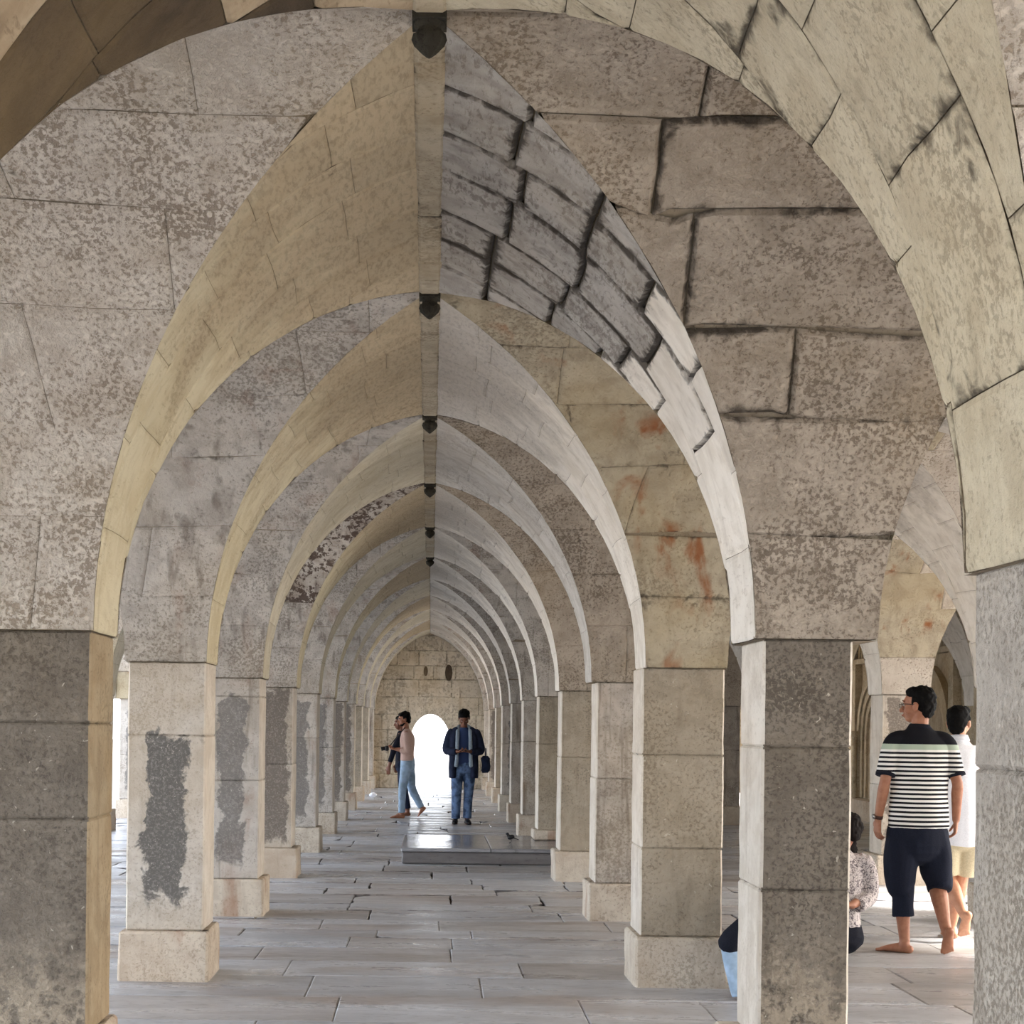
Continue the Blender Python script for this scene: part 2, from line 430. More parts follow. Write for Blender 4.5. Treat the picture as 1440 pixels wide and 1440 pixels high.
def pick(r, opts):
    x = r.random()*sum(w_ for _, w_ in opts)
    for m_, w_ in opts:
        x -= w_
        if x <= 0: return m_
    return opts[-1][0]

def m_mat(i, j, s, t0, t1, a, b, r):
    f = (t0+t1)/2/THM
    if i == 1 and j <= 1:
        if s < 0:      # left side: brown and sooty high up, cream lower down
            if j == 0: return ('web_dark' if .42 < f < .78 and a > .2 else 'web_brown') if f > .3 else 'web_cream'
            return 'web_left'
        if j == 0: return 'web_near'
        if f > .55: return 'web_grey'
        return 'web_white'
    k = (i*7+j*3) % 4
    if s < 0: return 'web_left' if k in (1, 3) else 'web_cream'
    return 'web_pale' if k == 0 else 'web_white'
def l_mat(i, j, t0, q0, r):
    if i == 1: return 'face_stain' if (j == 3 and t0 > .3*THM) else {0: 'face_pale'}.get(j, 'face_grey')
    if i == 2: return {-1: 'face_pale', 0: 'face_brown', 1: 'face_rust', 2: 'face_brown', 3: 'face_brown'}.get(j, 'face_grey')
    return pick(r, [('face_pale', 2), ('face_rust', 1)])

ORD = ['nearest', 'second', 'third', 'fourth', 'fifth', 'sixth', 'seventh', 'eighth', 'ninth', 'tenth', 'eleventh', 'twelfth']

# ------------------------------------------------------------------ ceiling: the vault, bay row by bay row
ceil_of = {}
for j in range(J0, J1):
    e = empty('ceiling', (0, 0, 0)); prop(e, kind='structure')
    e['label'] = f'groined stone vault faces over bay row {j-J0+1} of the arcade'
    ceil_of[j] = e
    shell = MB()
    for i in range(0, 5):
        for s in (-1, 1):
            if i < 4:
                shell.add(*web_grid('M', i, j, s, -.035 if (i, j, s) == (1, 1, 1) else -.012))
                if j == J1-1: shell.add(*web_grid('M', i, j+1, s, -.012))
            shell.add(*web_grid('L', i, j, s, -.03 if (i, j, s) == (2, 0, 1) else -.012))
    shell.build('vault_backing', M['mortar'], e, smooth=True)

def joined(specs):
    """Stones too small or too far to tell apart singly: real stones in one mesh per material."""
    pools = {}
    for kind, i, j, s in specs:
        r = random.Random(i*131+j*17+s*3+(7 if kind == 'M' else 0))
        for t0, t1, q0, q1, sk in (m_layout(r.random()) if kind == 'M' else l_layout(r.random())):
            res = stone_patch(kind, i, j, s, t0, t1, q0, q1, .0010, .005, r.uniform(0, .0012), n=4, dirt=r.choice([.1, .2, .45]), skew=sk)
            if res is None: continue
            mt = m_mat(i, j, s, t0, t1, q0, q1, r) if kind == 'M' else l_mat(i, j, t0, q0, r)
            pools.setdefault(mt, MB()).add(*res)
    return pools

DETAIL_M = {(1, j) for j in range(0, 6)} | {(2, j) for j in range(1, 6)}
DETAIL_L = {(1, j) for j in range(0, 5)} | {(2, j) for j in range(-1, 5)} | {(3, j) for j in range(1, 5)}

AISLE = {0: 'outer aisle beside the courtyard', 1: 'central aisle', 2: 'aisle right of the central one', 3: 'aisle along the niche wall'}
for j in range(J0, J1+1):
    for i in range(4):
        want_thing = i in (1, 2) and j >= 0
        jc = min(j, J1-1)
        if not want_thing:
            for mt, mb in joined([('M', i, j, s) for s in (-1, 1)]).items():
                prop(mb.build('stones', M[mt], ceil_of[jc], smooth=False), kind='stuff')
            continue
        base = (XC(i), YR(j), ZS)
        a = empty('stone_arch', base)
        if i == 1:
            desc = {0: 'cream arch overhead, nearest over the central aisle, crown cut by the picture top', 1: 'tall pointed arch with dark worn upper stones and white lower stones at its right',
                    2: 'third pointed arch over the central aisle, cream left side and white right side'}.get(j)
            if not desc: desc = f'{ORD[j]} pointed stone arch over the central aisle, counted from the camera'
        else:
            desc = f'{ORD[j]} pointed stone arch over the aisle right of the central one'
        prop(a, desc, 'arch', 'pointed arches over the ' + AISLE[i])
        if (i, j) in DETAIL_M:
            for s in (-1, 1):
                r = random.Random(i*131+j*17+s*3+99)
                for t0, t1, q0, q1, sk in m_layout(r.random()):
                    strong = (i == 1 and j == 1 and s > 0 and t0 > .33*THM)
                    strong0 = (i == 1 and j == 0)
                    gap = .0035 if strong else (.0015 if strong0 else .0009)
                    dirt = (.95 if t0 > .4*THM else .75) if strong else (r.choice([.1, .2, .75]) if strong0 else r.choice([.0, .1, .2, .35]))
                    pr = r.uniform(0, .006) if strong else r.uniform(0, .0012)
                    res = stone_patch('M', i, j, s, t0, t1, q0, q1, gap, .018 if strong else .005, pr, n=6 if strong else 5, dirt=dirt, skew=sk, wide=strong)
                    if res is None: continue
                    V, Fc, D = res
                    mk('stone', V - np.array(base), Fc, M[m_mat(i, j, s, t0, t1, q0, q1, r)], a, D)
        else:
            for mt, mb in joined([('M', i, j, s) for s in (-1, 1)]).items():
                prop(mb.build('stones', M[mt], a, sub=base), kind='stuff')
        # flat band of ridge stones along the crown
        if i in (1, 2) and j <= 5:
            y = YR(j)-PY/2+.01
            yend = YR(j)+PY/2-.01
            r = random.Random(j*7+i)
            while y < yend-.05:
                L_ = min(r.uniform(.26, .46), yend-y)
                if yend-y-L_ < .15: L_ = yend-y
                z = ZS+RISE-.027 + r.uniform(-.002, .002); hw = .052+r.uniform(-.003, .003)
                g = .002
                V = [(-hw, y+g, z+.05), (hw, y+g, z+.05), (hw, y+L_-g, z+.05), (-hw, y+L_-g, z+.05),
                     (-hw, y+g, z+.008), (hw, y+g, z+.008), (hw, y+L_-g, z+.008), (-hw, y+L_-g, z+.008),
                     (-hw+.012, y+g+.008, z), (hw-.012, y+g+.008, z), (hw-.012, y+L_-g-.008, z), (-hw+.012, y+L_-g-.008, z)]
                V = np.array(V); V[:, 0] += XC(i); V -= np.array(base)
                Fc = [(3, 2, 1, 0), (8, 9, 10, 11)]
                for k in range(4):
                    k2 = (k+1) % 4
                    Fc += [(k, k2, 4+k2, 4+k), (4+k, 4+k2, 8+k2, 8+k)]
                D = [.6]*8+[.3]*4
                mk('ridge_stone', V, Fc, M['web_ridge'], a, D)
                y += L_

for j in range(J0, J1):
    rest = []
    for i in range(5):
        for s in (-1, 1):
            if s == 1 and (i, j) in DETAIL_L:
                r = random.Random(i*71+j*13+5)
                for t0, t1, q0, q1, sk in l_layout(r.random()):
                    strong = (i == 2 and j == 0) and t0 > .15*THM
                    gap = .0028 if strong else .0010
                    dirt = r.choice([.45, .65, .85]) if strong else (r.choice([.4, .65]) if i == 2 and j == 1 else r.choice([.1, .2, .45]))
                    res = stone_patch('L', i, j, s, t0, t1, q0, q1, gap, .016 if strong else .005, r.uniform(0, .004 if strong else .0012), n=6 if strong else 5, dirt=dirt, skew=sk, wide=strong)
                    if res is None: continue
                    mk('stone', res[0], res[1], M[l_mat(i, j, t0, q0, r)], ceil_of[j], res[2])
            elif s == 1 or i in (0, 1, 2, 3):
                rest.append(('L', i, j, s))
    for mt, mb in joined(rest).items():
        prop(mb.build('stones', M[mt], ceil_of[j]), kind='stuff')

# underside pads where the vault oversails each shaft
for j in range(J0, J1+1):
    mb = MB()
    for i in range(4):
        V = warp([(XS[i]+sx*HX, YR(j)+sy*HY, z) for z in (ZS-.004, ZS+.06) for sy in (-1, 1) for sx in (-1, 1)])
        V[:, 0] = np.where(V[:, 0] > 0, V[:, 0], V[:, 0])
        inn = .02
        for k in range(4, 8):
            pass
        mb.add(V*1.0, [(0, 2, 3, 1)])
        P = warp([(XS[i]+sx*(HX-.03), YR(j)+sy*(HY-.03), z) for z in (ZS, ZS+RISE) for sy in (-1, 1) for sx in (-1, 1)])
        mb.add(P, [(0, 1, 5, 4), (2, 6, 7, 3), (0, 4, 6, 2), (1, 3, 7, 5)])
    mb.build('springer_bed', M['mortar'], ceil_of[min(j, J1-1)])

# roof slab and outer faces so that no light leaks over the vault
roof = MB()
xL, xR = XS[0]-HX-.03, XS[4]+.4
yF, yB = YR(J0)-HY-.25, YR(J1)+HY+.6
roof.box(xL-.3, xR, yF-.2, yB, ZS+RISE+.12, ZS+RISE+.45)
ro = roof.build('ceiling_roof_slab', M['wall_out']); prop(ro, 'flat terrace roof over the stone vaults', kind='structure')

# ------------------------------------------------------------------ walls
def arch_h(u):      # pointed profile 1 -> 0, height 0 -> 1
    u = abs(u)
    return math.sqrt(max(0, RAD*RAD-(u+CC)**2))/RR

def wall_cols(mb, axis, c0, c1, ztop, thick0, thick1, openings, step=.06, z0=0):
    """A wall standing along an axis, solid between thick0 and thick1, with pointed openings [(centre, half, spring, rise)]."""
    xs = {c0, c1}
    for (c, hw, sp_, ri) in openings:
        for k in range(17):
            xs.add(c - hw + 2*hw*k/16)
    xs = sorted(x for x in xs if c0 <= x <= c1)
    def lowz(x, side):
        for (c, hw, sp_, ri) in openings:
            xx = x + (1e-6 if side > 0 else -1e-6)
            if abs(xx-c) < hw: return sp_ + ri*(arch_h((x-c)/hw) if hw > .6 else math.sqrt(max(0, 1-((x-c)/hw)**2)))
        return z0
    for a, b in zip(xs, xs[1:]):
        za, zb = lowz(a, 1), lowz(b, -1)
        P = []
        for th in (thick0, thick1):
            for (x, zl) in ((a, za), (b, zb)):
                for z in (zl, ztop):
                    P.append((x, th, z) if axis == 'x' else (th, x, z))
        # 0 a-low 1 a-top 2 b-low 3 b-top | 4.. other face
        mb.add(P, [(0, 1, 3, 2), (4, 6, 7, 5), (0, 2, 6, 4), (1, 5, 7, 3), (0, 4, 5, 1), (2, 3, 7, 6)])

ZT = ZS+RISE+.14
# courtyard front on the left: spandrels over the open arches
mb = MB()
wall_cols(mb, 'y', YR(J0)-HY, YR(J1)+HY, ZT, xL-.22, xL, [((YR(j)+YR(j+1))/2, BY, ZS, RISE) for j in range(J0, J1)], z0=ZS)
ws = mb.build('wall_left', M['wall_out']); prop(ws, 'stone front above the open courtyard arches', kind='structure')
# open end behind the camera
mb = MB()
wall_cols(mb, 'x', XS[0]-HX, XS[4]+.3, ZT, YR(J0)-HY-.22, YR(J0)-HY, [(XC(i), AX(i), ZS, RISE) for i in range(4)], z0=ZS)
ws = mb.build('wall_front', M['wall_out']); prop(ws, 'stone front above the arches behind the camera', kind='structure')

# wall_back: end wall with its bright doorway
DOOR = (0.005, .50, .95, .80)
yb = YR(J1)+.10
ew = empty('wall_back'); prop(ew, 'stone end wall closing the arcade around a bright doorway', kind='structure')
mb = MB()
wall_cols(mb, 'x', XS[0]-.5, XS[4]+.4, ZT, yb, yb+.75, [DOOR], z0=0)
mb.build('wall_core', M['end'], ew)
r = random.Random(4)
z = 0.0; k = 0
while z < ZT-.05:
    hh = r.uniform(.30, .42)
    if z+hh > ZT-.15: hh = ZT-z
    x = -1.62 + r.uniform(-.2, 0)
    while x < 1.6:
        ww = r.uniform(.45, .85)
        x0, x1, z0, z1 = x+.004, x+ww-.004, z+.004, z+hh-.004
        # cut the stones round the opening
        segs = [(x0, x1)]
        if z0 < DOOR[2]+DOOR[3]:
            segs = []
            for a, b in ((x0, min(x1, DOOR[0]-DOOR[1]-.01)), (max(x0, DOOR[0]+DOOR[1]+.01), x1)):
                if b-a > .06: segs.append((a, b))
        for a, b in segs:
            d = .012+r.uniform(0, .012); e = .012
            V = [(a, yb-.001, z0), (b, yb-.001, z0), (b, yb-.001, z1), (a, yb-.001, z1),
                 (a+e, yb-d, z0+e), (b-e, yb-d, z0+e), (b-e, yb-d, z1-e), (a+e, yb-d, z1-e)]
            mk('stone', V, [(4, 5, 6, 7)]+[(q, (q+1) % 4, 4+(q+1) % 4, 4+q) for q in range(4)], M['end'], ew, [.8]*4+[.3]*4)
        x += ww
    z += hh
# frame round the doorway
fr = MB()
for (a, b, c, d) in ((-.66, -.56, 0, 2.25), (.57, .67, 0, 2.25), (-.66, .67, 2.25, 2.37)):
    fr.box(a, b, yb-.05, yb, c, d)
fr.build('door_frame', M['end'], ew)
# small blocked lights and putlog stain above
for cx, cz, hw_, hh_ in ((-.12, 2.75, .05, .12), (.42, 2.72, .09, .2)):
    mb = MB(); n = 10
    V = [(cx+hw_*math.cos(2*PI*k/n), yb-.03, cz+hh_*math.sin(2*PI*k/n)) for k in range(n)] + [(cx+.6*hw_*math.cos(2*PI*k/n), yb-.022, cz+.6*hh_*math.sin(2*PI*k/n)) for k in range(n)]
    mb.add(V, [(k, (k+1) % n, n+(k+1) % n, n+k) for k in range(n)]+[tuple(range(n, 2*n))])
    mb.build('recess', M['web_dark'], ew)

# wall_right: doors to the outside beside the near and last bays, carved niches between
WR = XS[4]-HX+.02
RDOORS = [((YR(j)+YR(j+1))/2, BY, ZS, RISE) for j in (-2, -1, 0, 1, 2, 3, 8, 9, 10)]  # last bays are added openings that brighten the far end
wr = empty('wall_right'); prop(wr, 'stone wall behind the right aisles with carved prayer niches', kind='structure')
mb = MB()
NB = [(YR(j)+YR(j+1))/2 for j in (4, 5, 6, 7)]
wall_cols(mb, 'y', YR(J0)-.6, YR(J1)+.3, ZT, WR, WR+.8, RDOORS, z0=0)
mb.build('wall_core', M['niche'], wr)

def swept_arch(mb, yc, hw, z0, zs, rise, depth0, depth1, width):
    """A pointed moulding band in the wall plane: outer half-width hw, band width, from depth0 to depth1 (negative = out of wall)."""
    pts = [(-hw, z0), (-hw, zs)] + [(-hw + 2*hw*k/20, zs + rise*arch_h((-hw + 2*hw*k/20)/hw)) for k in range(1, 20)] + [(hw, zs), (hw, z0)]
    hi = hw-width; ri = rise*hi/hw
    pin = [(-hi, z0), (-hi, zs)] + [(-hi + 2*hi*k/20, zs + ri*arch_h((-hi + 2*hi*k/20)/hi)) for k in range(1, 20)] + [(hi, zs), (hi, z0)]
    n = len(pts)
    V = [(depth0, yc+a, b) for a, b in pts] + [(depth0, yc+a, b) for a, b in pin] + [(depth1, yc+a, b) for a, b in pts] + [(depth1, yc+a, b) for a, b in pin]
    Fc = []
    for k in range(n-1):
        Fc += [(k, k+1, n+k+1, n+k), (k, 2*n+k, 2*n+k+1, k+1), (n+k, n+k+1, 3*n+k+1, 3*n+k)]
    mb.add(V, Fc)

for idx, yc in enumerate(NB):
    nt = empty('prayer_niche', (WR, yc, 0))
    prop(nt, ['carved prayer niche closest to the open bays of the right wall', 'second carved prayer niche from the open bays of the right wall',
              'carved stone niche with crenellated frieze behind the two walking men', 'farthest carved niche, its nested arches beside the nearest slim pillar'][idx],
         'niche', 'carved niches on the right wall')
    sub = (WR, yc, 0)
    fr = MB()
    for s in (-1, 1):
        a, b = sorted((yc+s*1.10, yc+s*.90)); fr.box(WR-.12, WR, a, b, 0, 2.62)
    fr.box(WR-.13, WR, yc-1.12, yc+1.12, 2.62, 2.70)
    fr.box(WR-.09, WR, yc-1.05, yc+1.05, 2.98, 3.04)
    fr.build('frame', M['niche'], nt, sub=sub)
    for k in range(13):         # frieze of small merlons
        m2 = MB(); y0 = yc-1.0+k*2.0/13
        m2.box(WR-.05, WR, y0+.02, y0+.125, 2.72, 2.86)
        m2.add([(WR-.05, y0+.02, 2.86), (WR-.05, y0+.125, 2.86), (WR-.05, y0+.072, 2.95), (WR, y0+.02, 2.86), (WR, y0+.125, 2.86), (WR, y0+.072, 2.95)],
               [(0, 1, 2), (0, 2, 5, 3), (1, 4, 5, 2)])
        m2.build('merlon', M['niche'], nt, sub=sub)
    for k, (hw_, w_) in enumerate(((.86, .12), (.72, .12), (.58, .12))):
        m2 = MB(); swept_arch(m2, yc, hw_, .35, 1.45, 1.0*hw_/.86+.0, WR-.10+.03*k, WR+.0, w_)
        m2.build('arch_moulding', M['niche'], nt, sub=sub)
    bk = MB()
    pts = [(-.46, .35)] + [(-.46+.92*k/16, 1.45+.56*arch_h((-.46+.92*k/16)/.46)) for k in range(17)] + [(.46, .35)]
    bk.add([(WR-.004, yc+a, b) for a, b in pts], [tuple(range(len(pts)))])
    bk.build('recess', M['web_brown'], nt, sub=sub)
    for s in (-1, 1):           # slender carved shafts
        V = []; Fc = []; prof = [(.35, .07), (.5, .07), (.52, .05), (.8, .04), (.84, .06), (.9, .04), (1.2, .04), (1.24, .06), (1.30, .045), (1.42, .075), (1.48, .075)]
        for z_, rr_ in prof:
            V += [(WR-.14+rr_*math.cos(2*PI*k/8), yc+s*.80+rr_*math.sin(2*PI*k/8), z_) for k in range(8)]
        for q in range(len(prof)-1):
            Fc += [(q*8+k, q*8+(k+1) % 8, q*8+8+(k+1) % 8, q*8+8+k) for k in range(8)]
        m2 = MB(); m2.add(V, Fc); m2.build('colonnette', M['niche'], nt, smooth=True, sub=sub)
    m2 = MB(); m2.box(WR-.26, WR, yc-1.15, yc+1.15, 0, .33); m2.build('sill', M['plinth'], nt, sub=sub)

# ------------------------------------------------------------------ pillars
def rough_block(x0, x1, y0, y1, z0, z1, n=5, amp=.004, bev=.008, seed=0, gap=.0012):
    """A dressed block with softened, slightly chipped arrises."""
    V = []; idx = {}; Fc = []
    z0 += gap; z1 -= gap
    def lin(a, b, m): 
        e = min(bev*1.2, (b-a)*.2)
        return [a, a+e]+list(np.linspace(a+e, b-e, m)[1:-1])+[b-e, b]
    X, Y, Z = lin(x0, x1, n), lin(y0, y1, n), lin(z0, z1, n+2)
    nx, ny, nz = len(X), len(Y), len(Z)
    def vid(a, b, c):
        k = (a, b, c)
        if k not in idx:
            idx[k] = len(V)
            p = [X[a], Y[b], Z[c]]
            on = [(a in (0, nx-1)), (b in (0, ny-1)), (c in (0, nz-1))]
            if sum(on) >= 2:
                for q, (lo, hi) in enumerate(((x0, x1), (y0, y1), (z0, z1))):
                    if on[q]: p[q] += (bev*.55 if abs(p[q]-lo) < 1e-9 else -bev*.55)
            V.append(p)
        return idx[k]
    for a in range(nx-1):
        for b in range(ny-1):
            Fc.append((vid(a, b, 0), vid(a, b+1, 0), vid(a+1, b+1, 0), vid(a+1, b, 0)))
            Fc.append((vid(a, b, nz-1), vid(a+1, b, nz-1), vid(a+1, b+1, nz-1), vid(a, b+1, nz-1)))
    for c in range(nz-1):
        for a in range(nx-1):
            Fc.append((vid(a, 0, c), vid(a+1, 0, c), vid(a+1, 0, c+1), vid(a, 0, c+1)))
            Fc.append((vid(a, ny-1, c), vid(a, ny-1, c+1), vid(a+1, ny-1, c+1), vid(a+1, ny-1, c)))
        for b in range(ny-1):
            Fc.append((vid(0, b, c), vid(0, b, c+1), vid(0, b+1, c+1), vid(0, b+1, c)))
            Fc.append((vid(nx-1, b, c), vid(nx-1, b+1, c), vid(nx-1, b+1, c+1), vid(nx-1, b, c+1)))
    V = np.array(V)
    cen = V.mean(0)
    nn = vnoise(V, 9, seed)*amp + vnoise(V, 23, seed+1)*amp*.5
    dr = V-cen; dr[:, 2] *= .1; dr /= (np.linalg.norm(dr, axis=1)[:, None]+1e-9)
    V = V + dr*nn[:, None]
    D = np.clip(1-np.minimum(np.abs(V[:, 2]-z0), np.abs(V[:, 2]-z1))/.02, 0, 1)*.55
    return V, Fc, D

PILLAR = {  # (line, row): dx, width, depth, shaft material, block joints
    (1, 1): (-.005, .46, .42, 'shaft_dark', [1.12, 1.49]),
    (2, 1): (-.027, .345, .43, 'shaft_dark', [.88, 1.43]),
    (1, 2): (.005, .45, .42, 'shaft_patch', [1.42]),
    (2, 2): (-.01, .475, .42, 'shaft_brown', [.80, 1.34]),
    (1, 3): (.0, .43, .42, 'shaft_half', [1.05, 1.7]),
    (2, 3): (.02, .42, .42, 'shaft_pale', [1.1]),
    (1, 4): (.0, .41, .42, 'shaft_wide', [1.1]),
    (2, 4): (.0, .42, .42, 'shaft_brown', [1.2]),
    (2, 0): (.0, .42, .42, 'shaft_speck', [.8, 1.42]),
}
LINE = {0: 'outer row beside the courtyard', 1: 'row left of the central aisle', 2: 'row right of the central aisle', 3: 'row between the two right aisles'}
ROWDESC = {(1, 1): 'dark weathered square pillar at the left picture edge, nearest of the left row',
           (2, 1): 'slim dark brown square pillar with one bright side, nearest whole pillar of the right row',
           (1, 2): 'whitewashed square pillar with a dark rectangular worn patch on its front',
           (2, 2): 'broad brown-grey square pillar on a plinth, second of the right row',
           (1, 3): 'whitewashed square pillar with half-darkened front, third of the left row',
           (2, 3): 'grey streaked square pillar on a pale plinth, third of the right row',
           (2, 0): 'speckled grey pillar cut by the right picture edge, closest to the camera',
           (1, 4): 'square pillar with broad dark front, fourth of the left row',
           (2, 4): 'brown-grey square pillar just in front of the low platform',
           (2, 5): 'square pillar standing up through the low stone platform'}
LOOK = {'shaft_speck': 'speckled grey', 'shaft_dark': 'dark', 'shaft_brown': 'brown-grey', 'shaft_patch': 'patchy whitewashed', 'shaft_half': 'half-darkened', 'shaft_pale': 'pale streaked', 'shaft_wide': 'dark-fronted'}
def pillar(i, j):
    r = random.Random(i*100+j)
    dx, wd, dp, mt, joints = PILLAR.get((i, j), (r.uniform(-.01, .01), r.uniform(.41, .44), .42,
        r.choice(['shaft_half', 'shaft_pale', 'shaft_pale', 'shaft_wide', 'shaft_brown']), [r.uniform(.95, 1.35)]))
    x = XS[i]+dx; y = YR(j)
    if (i, j) == (2, 0): x -= .080
    z0 = .176 if (i, j) == (2, 5) else 0.0
    o = empty('stone_pillar', (x, y, z0))
    if j < 0:
        prop(o, kind='structure', label='plain stone pillar behind the camera')
    else:
        n = ORD[j-1] if (j >= 1) else 'nearest'
        prop(o, ROWDESC.get((i, j), f'{n} square stone pillar, {LOOK[mt]}, in the {LINE[i]}' if j >= 1 else f'{LOOK[mt]} square stone pillar beside the camera in the {LINE[i]}'),
             'pillar', 'pillars of the ' + LINE[i])
    ph = .29-z0
    seed = i*31+j
    pw = max(.52, wd+.06)/2
    V, Fc, D = rough_block(-pw, pw, -.25, .25, -.03 if z0 == 0 else .0, ph, 5, .006, .012, seed)
    mk('plinth', V, Fc, M['plinth'], o, D, smooth=False)
    cuts = [ph] + [c-z0 for c in joints] + [ZS-z0]
    for a, b in zip(cuts, cuts[1:]):
        e = r.uniform(-.002, .002)
        V, Fc, D = rough_block(-wd/2+e, wd/2+e, -dp/2-e, dp/2-e, a, b, 5, .0035, .008, seed+int(a*10), gap=0)
        sb = mk('shaft_block', V, Fc, M[mt], o, D)
        if (i, j) not in ((2, 0), (3, 0)):      # faces turned to the aisles get a separate side colour
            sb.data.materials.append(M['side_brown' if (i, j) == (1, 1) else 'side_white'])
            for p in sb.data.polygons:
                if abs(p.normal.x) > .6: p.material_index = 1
    return o
for i in range(4):
    for j in range(J0, J1+1):
        if i == 0 and j < 0 and j % 2 == 0 and False: continue
        pillar(i, j)

# carved buds hanging where the groins cross
def boss(i, j, k):
    y = (YR(j)+YR(j+1))/2
    zt = ZS+RISE-.032
    o = empty('ceiling_boss', (XC(i), y, zt))
    prof = [(.0, .062), (-.016, .064), (-.020, .050), (-.034, .052), (-.040, .060), (-.062, .066), (-.085, .056), (-.105, .034), (-.122, .012), (-.128, .001)]
    n = 16; V = []; Fc = []
    for z, rr in prof:
        for q in range(n):
            a = 2*PI*q/n
            f = (1 + (.10*math.cos(8*a) if z < -.036 else 0))*.74
            V.append((rr*f*math.cos(a), rr*f*math.sin(a), z*.85))
    for p in range(len(prof)-1):
        Fc += [(p*n+q, p*n+(q+1) % n, (p+1)*n+(q+1) % n, (p+1)*n+q) for q in range(n)]
    Fc.append(tuple(range(n)))
    mk('bud', V, Fc, M['boss'], o, smooth=True)
    mb = MB(); mb.box(-.052, .052, -.052, .052, -.006, .03); mb.build('boss_plate', M['boss'], o)
    prop(o, {0: 'dark carved stone bud hanging from the vault crown, nearest the camera'}.get(k, f'{ORD[k]} carved bud hanging along the crown of the central vault'), 'boss', 'carved bosses along the vault crown')
for k, j in enumerate(range(0, 6)): boss(1, j, k)

# ------------------------------------------------------------------ floor
fl = empty('floor'); prop(fl, 'uneven grey flagstone floor of the arcade', kind='structure')
mb = MB(); mb.box(XS[0]-.6, XS[4]+1.0, YR(J0)-1.0, YR(J1)+1.3, -.30, -.028); mb.build('floor_bed', M['floor_base'], fl)

def flag_geom(x0, x1, y0, y1, r, tilt=True, cheap=False):
    nearby = y0 < 11.5
    g = (r.choice([.0008, .001, .0015, .002]) if nearby else r.choice([.002, .003, .005, .008])) if not cheap else .003
    jag = .35 if nearby else 2.2
    k = 3 if not cheap else 1
    pts = []
    cs = [(x0+g, y0+g), (x1-g, y0+g), (x1-g, y1-g), (x0+g, y1-g)]
    cs = [(a+r.uniform(-.012, .012)*0+0, b) for a, b in cs]
    for a, b in zip(cs, cs[1:]+cs[:1]):
        for q in range(k+1):
            f = q/(k+1)
            x = a[0]+(b[0]-a[0])*f; y = a[1]+(b[1]-a[1])*f
            if q:
                x += jag*r.uniform(-.005, .003)*np.sign(x-(x0+x1)/2)*(abs(b[0]-a[0]) < abs(b[1]-a[1]))
                y += jag*r.uniform(-.006, .003)*np.sign(y-(y0+y1)/2)*(abs(b[0]-a[0]) > abs(b[1]-a[1]))
            pts.append((x, y))
    # broken corner
    cx, cy = (x0+x1)/2, (y0+y1)/2
    if r.random() < (.15 if nearby else .5):
        q = r.choice([0, 1, 2, 3])*(k+1)
        sc_ = r.uniform(.03, .09)
        px, py = pts[q]; pts[q] = (px-np.sign(px-cx)*sc_*1.3, py-np.sign(py-cy)*sc_)
    h = r.uniform(-.003, .003); tx, ty = (r.uniform(-.005, .005), r.uniform(-.006, .006)) if tilt else (0, 0)
    n = len(pts)
    top = lambda x, y: h + tx*(x-cx)/(x1-x0) + ty*(y-cy)/(y1-y0)
    V = [(x, y, -.035) for x, y in pts]
    V += [(x, y, top(x, y)-.006) for x, y in pts]
    inn = [(x+(cx-x)/max(abs(cx-x), .05)*.008, y+(cy-y)/max(abs(cy-y), .05)*.008) for x, y in pts]
    V += [(x, y, top(x, y)) for x, y in inn]
    V.append((cx, cy, h))
    Fc = []
    for q in range(n):
        q2 = (q+1) % n
        Fc += [(q, q2, n+q2, n+q), (n+q, n+q2, 2*n+q2, 2*n+q), (2*n+q, 2*n+q2, 3*n)]
    D = [1]*n+[.8 if nearby else .95]*n+[.35 if nearby else .55]*n+[0]
    return V, Fc, D
r = random.Random(21)
y = 5.0; rows = []
while y < YR(J1)+1.2:
    d = r.uniform(.42, .78)
    rows.append((y, y+d)); y += d
far = {}
count = 0
for (y0, y1) in [(-4.5, -2.5), (-2.5, -.5), (-.5, 1.5), (1.5, 3.2), (3.2, 5.0)] + rows:
    x = -4.85 + r.uniform(0, .5)
    xe = 7.5
    row = [-4.95]
    while x < xe:
        row.append(x); x += r.uniform(.65, 1.6)
    row.append(xe)
    for a, b in zip(row, row[1:]):
        if b-a < .05: continue
        mt = 'flag' if r.random() < .72 else 'flag_brown'
        fpx = (a+b)/2*F_PX/max((y0+y1)/2, .5)
        near = 7.2 < y1 and y1 < 19.5 and -700 < fpx < 1050
        if near and count < 290:
            V, Fc, D = flag_geom(a, b, y0, y1, r)
            mk('flagstone', V, Fc, M[mt], fl, D); count += 1
        else:
            V, Fc, D = flag_geom(a, b, y0, y1, r, cheap=True)
            far.setdefault(mt, MB()).add(V, Fc, D)
for mt, mb in far.items():
    prop(mb.build('flagstones', M[mt], fl), kind='stuff')

# open ground outside
g = MB(); g.add([(-90, -60, -.12), (xL-.1, -60, -.12), (xL-.1, 120, -.12), (-90, 120, -.12)], [(0, 1, 2, 3)])
g.add([(WR+.8, -60, -.12), (60, -60, -.12), (60, 120, -.12), (WR+.8, 120, -.12)], [(0, 1, 2, 3)])
g.add([(xL-.1, yb+.75, -.12), (WR+.8, yb+.75, -.12), (WR+.8, 120, -.12), (xL-.1, 120, -.12)], [(0, 1, 2, 3)])
g.add([(xL-.1, -60, -.12), (WR+.8, -60, -.12), (WR+.8, YR(J0)-.9, -.12), (xL-.1, YR(J0)-.9, -.12)], [(0, 1, 2, 3)])
prop(g.build('ground', M['court']), 'pale sunlit open ground outside the arcade', kind='structure')

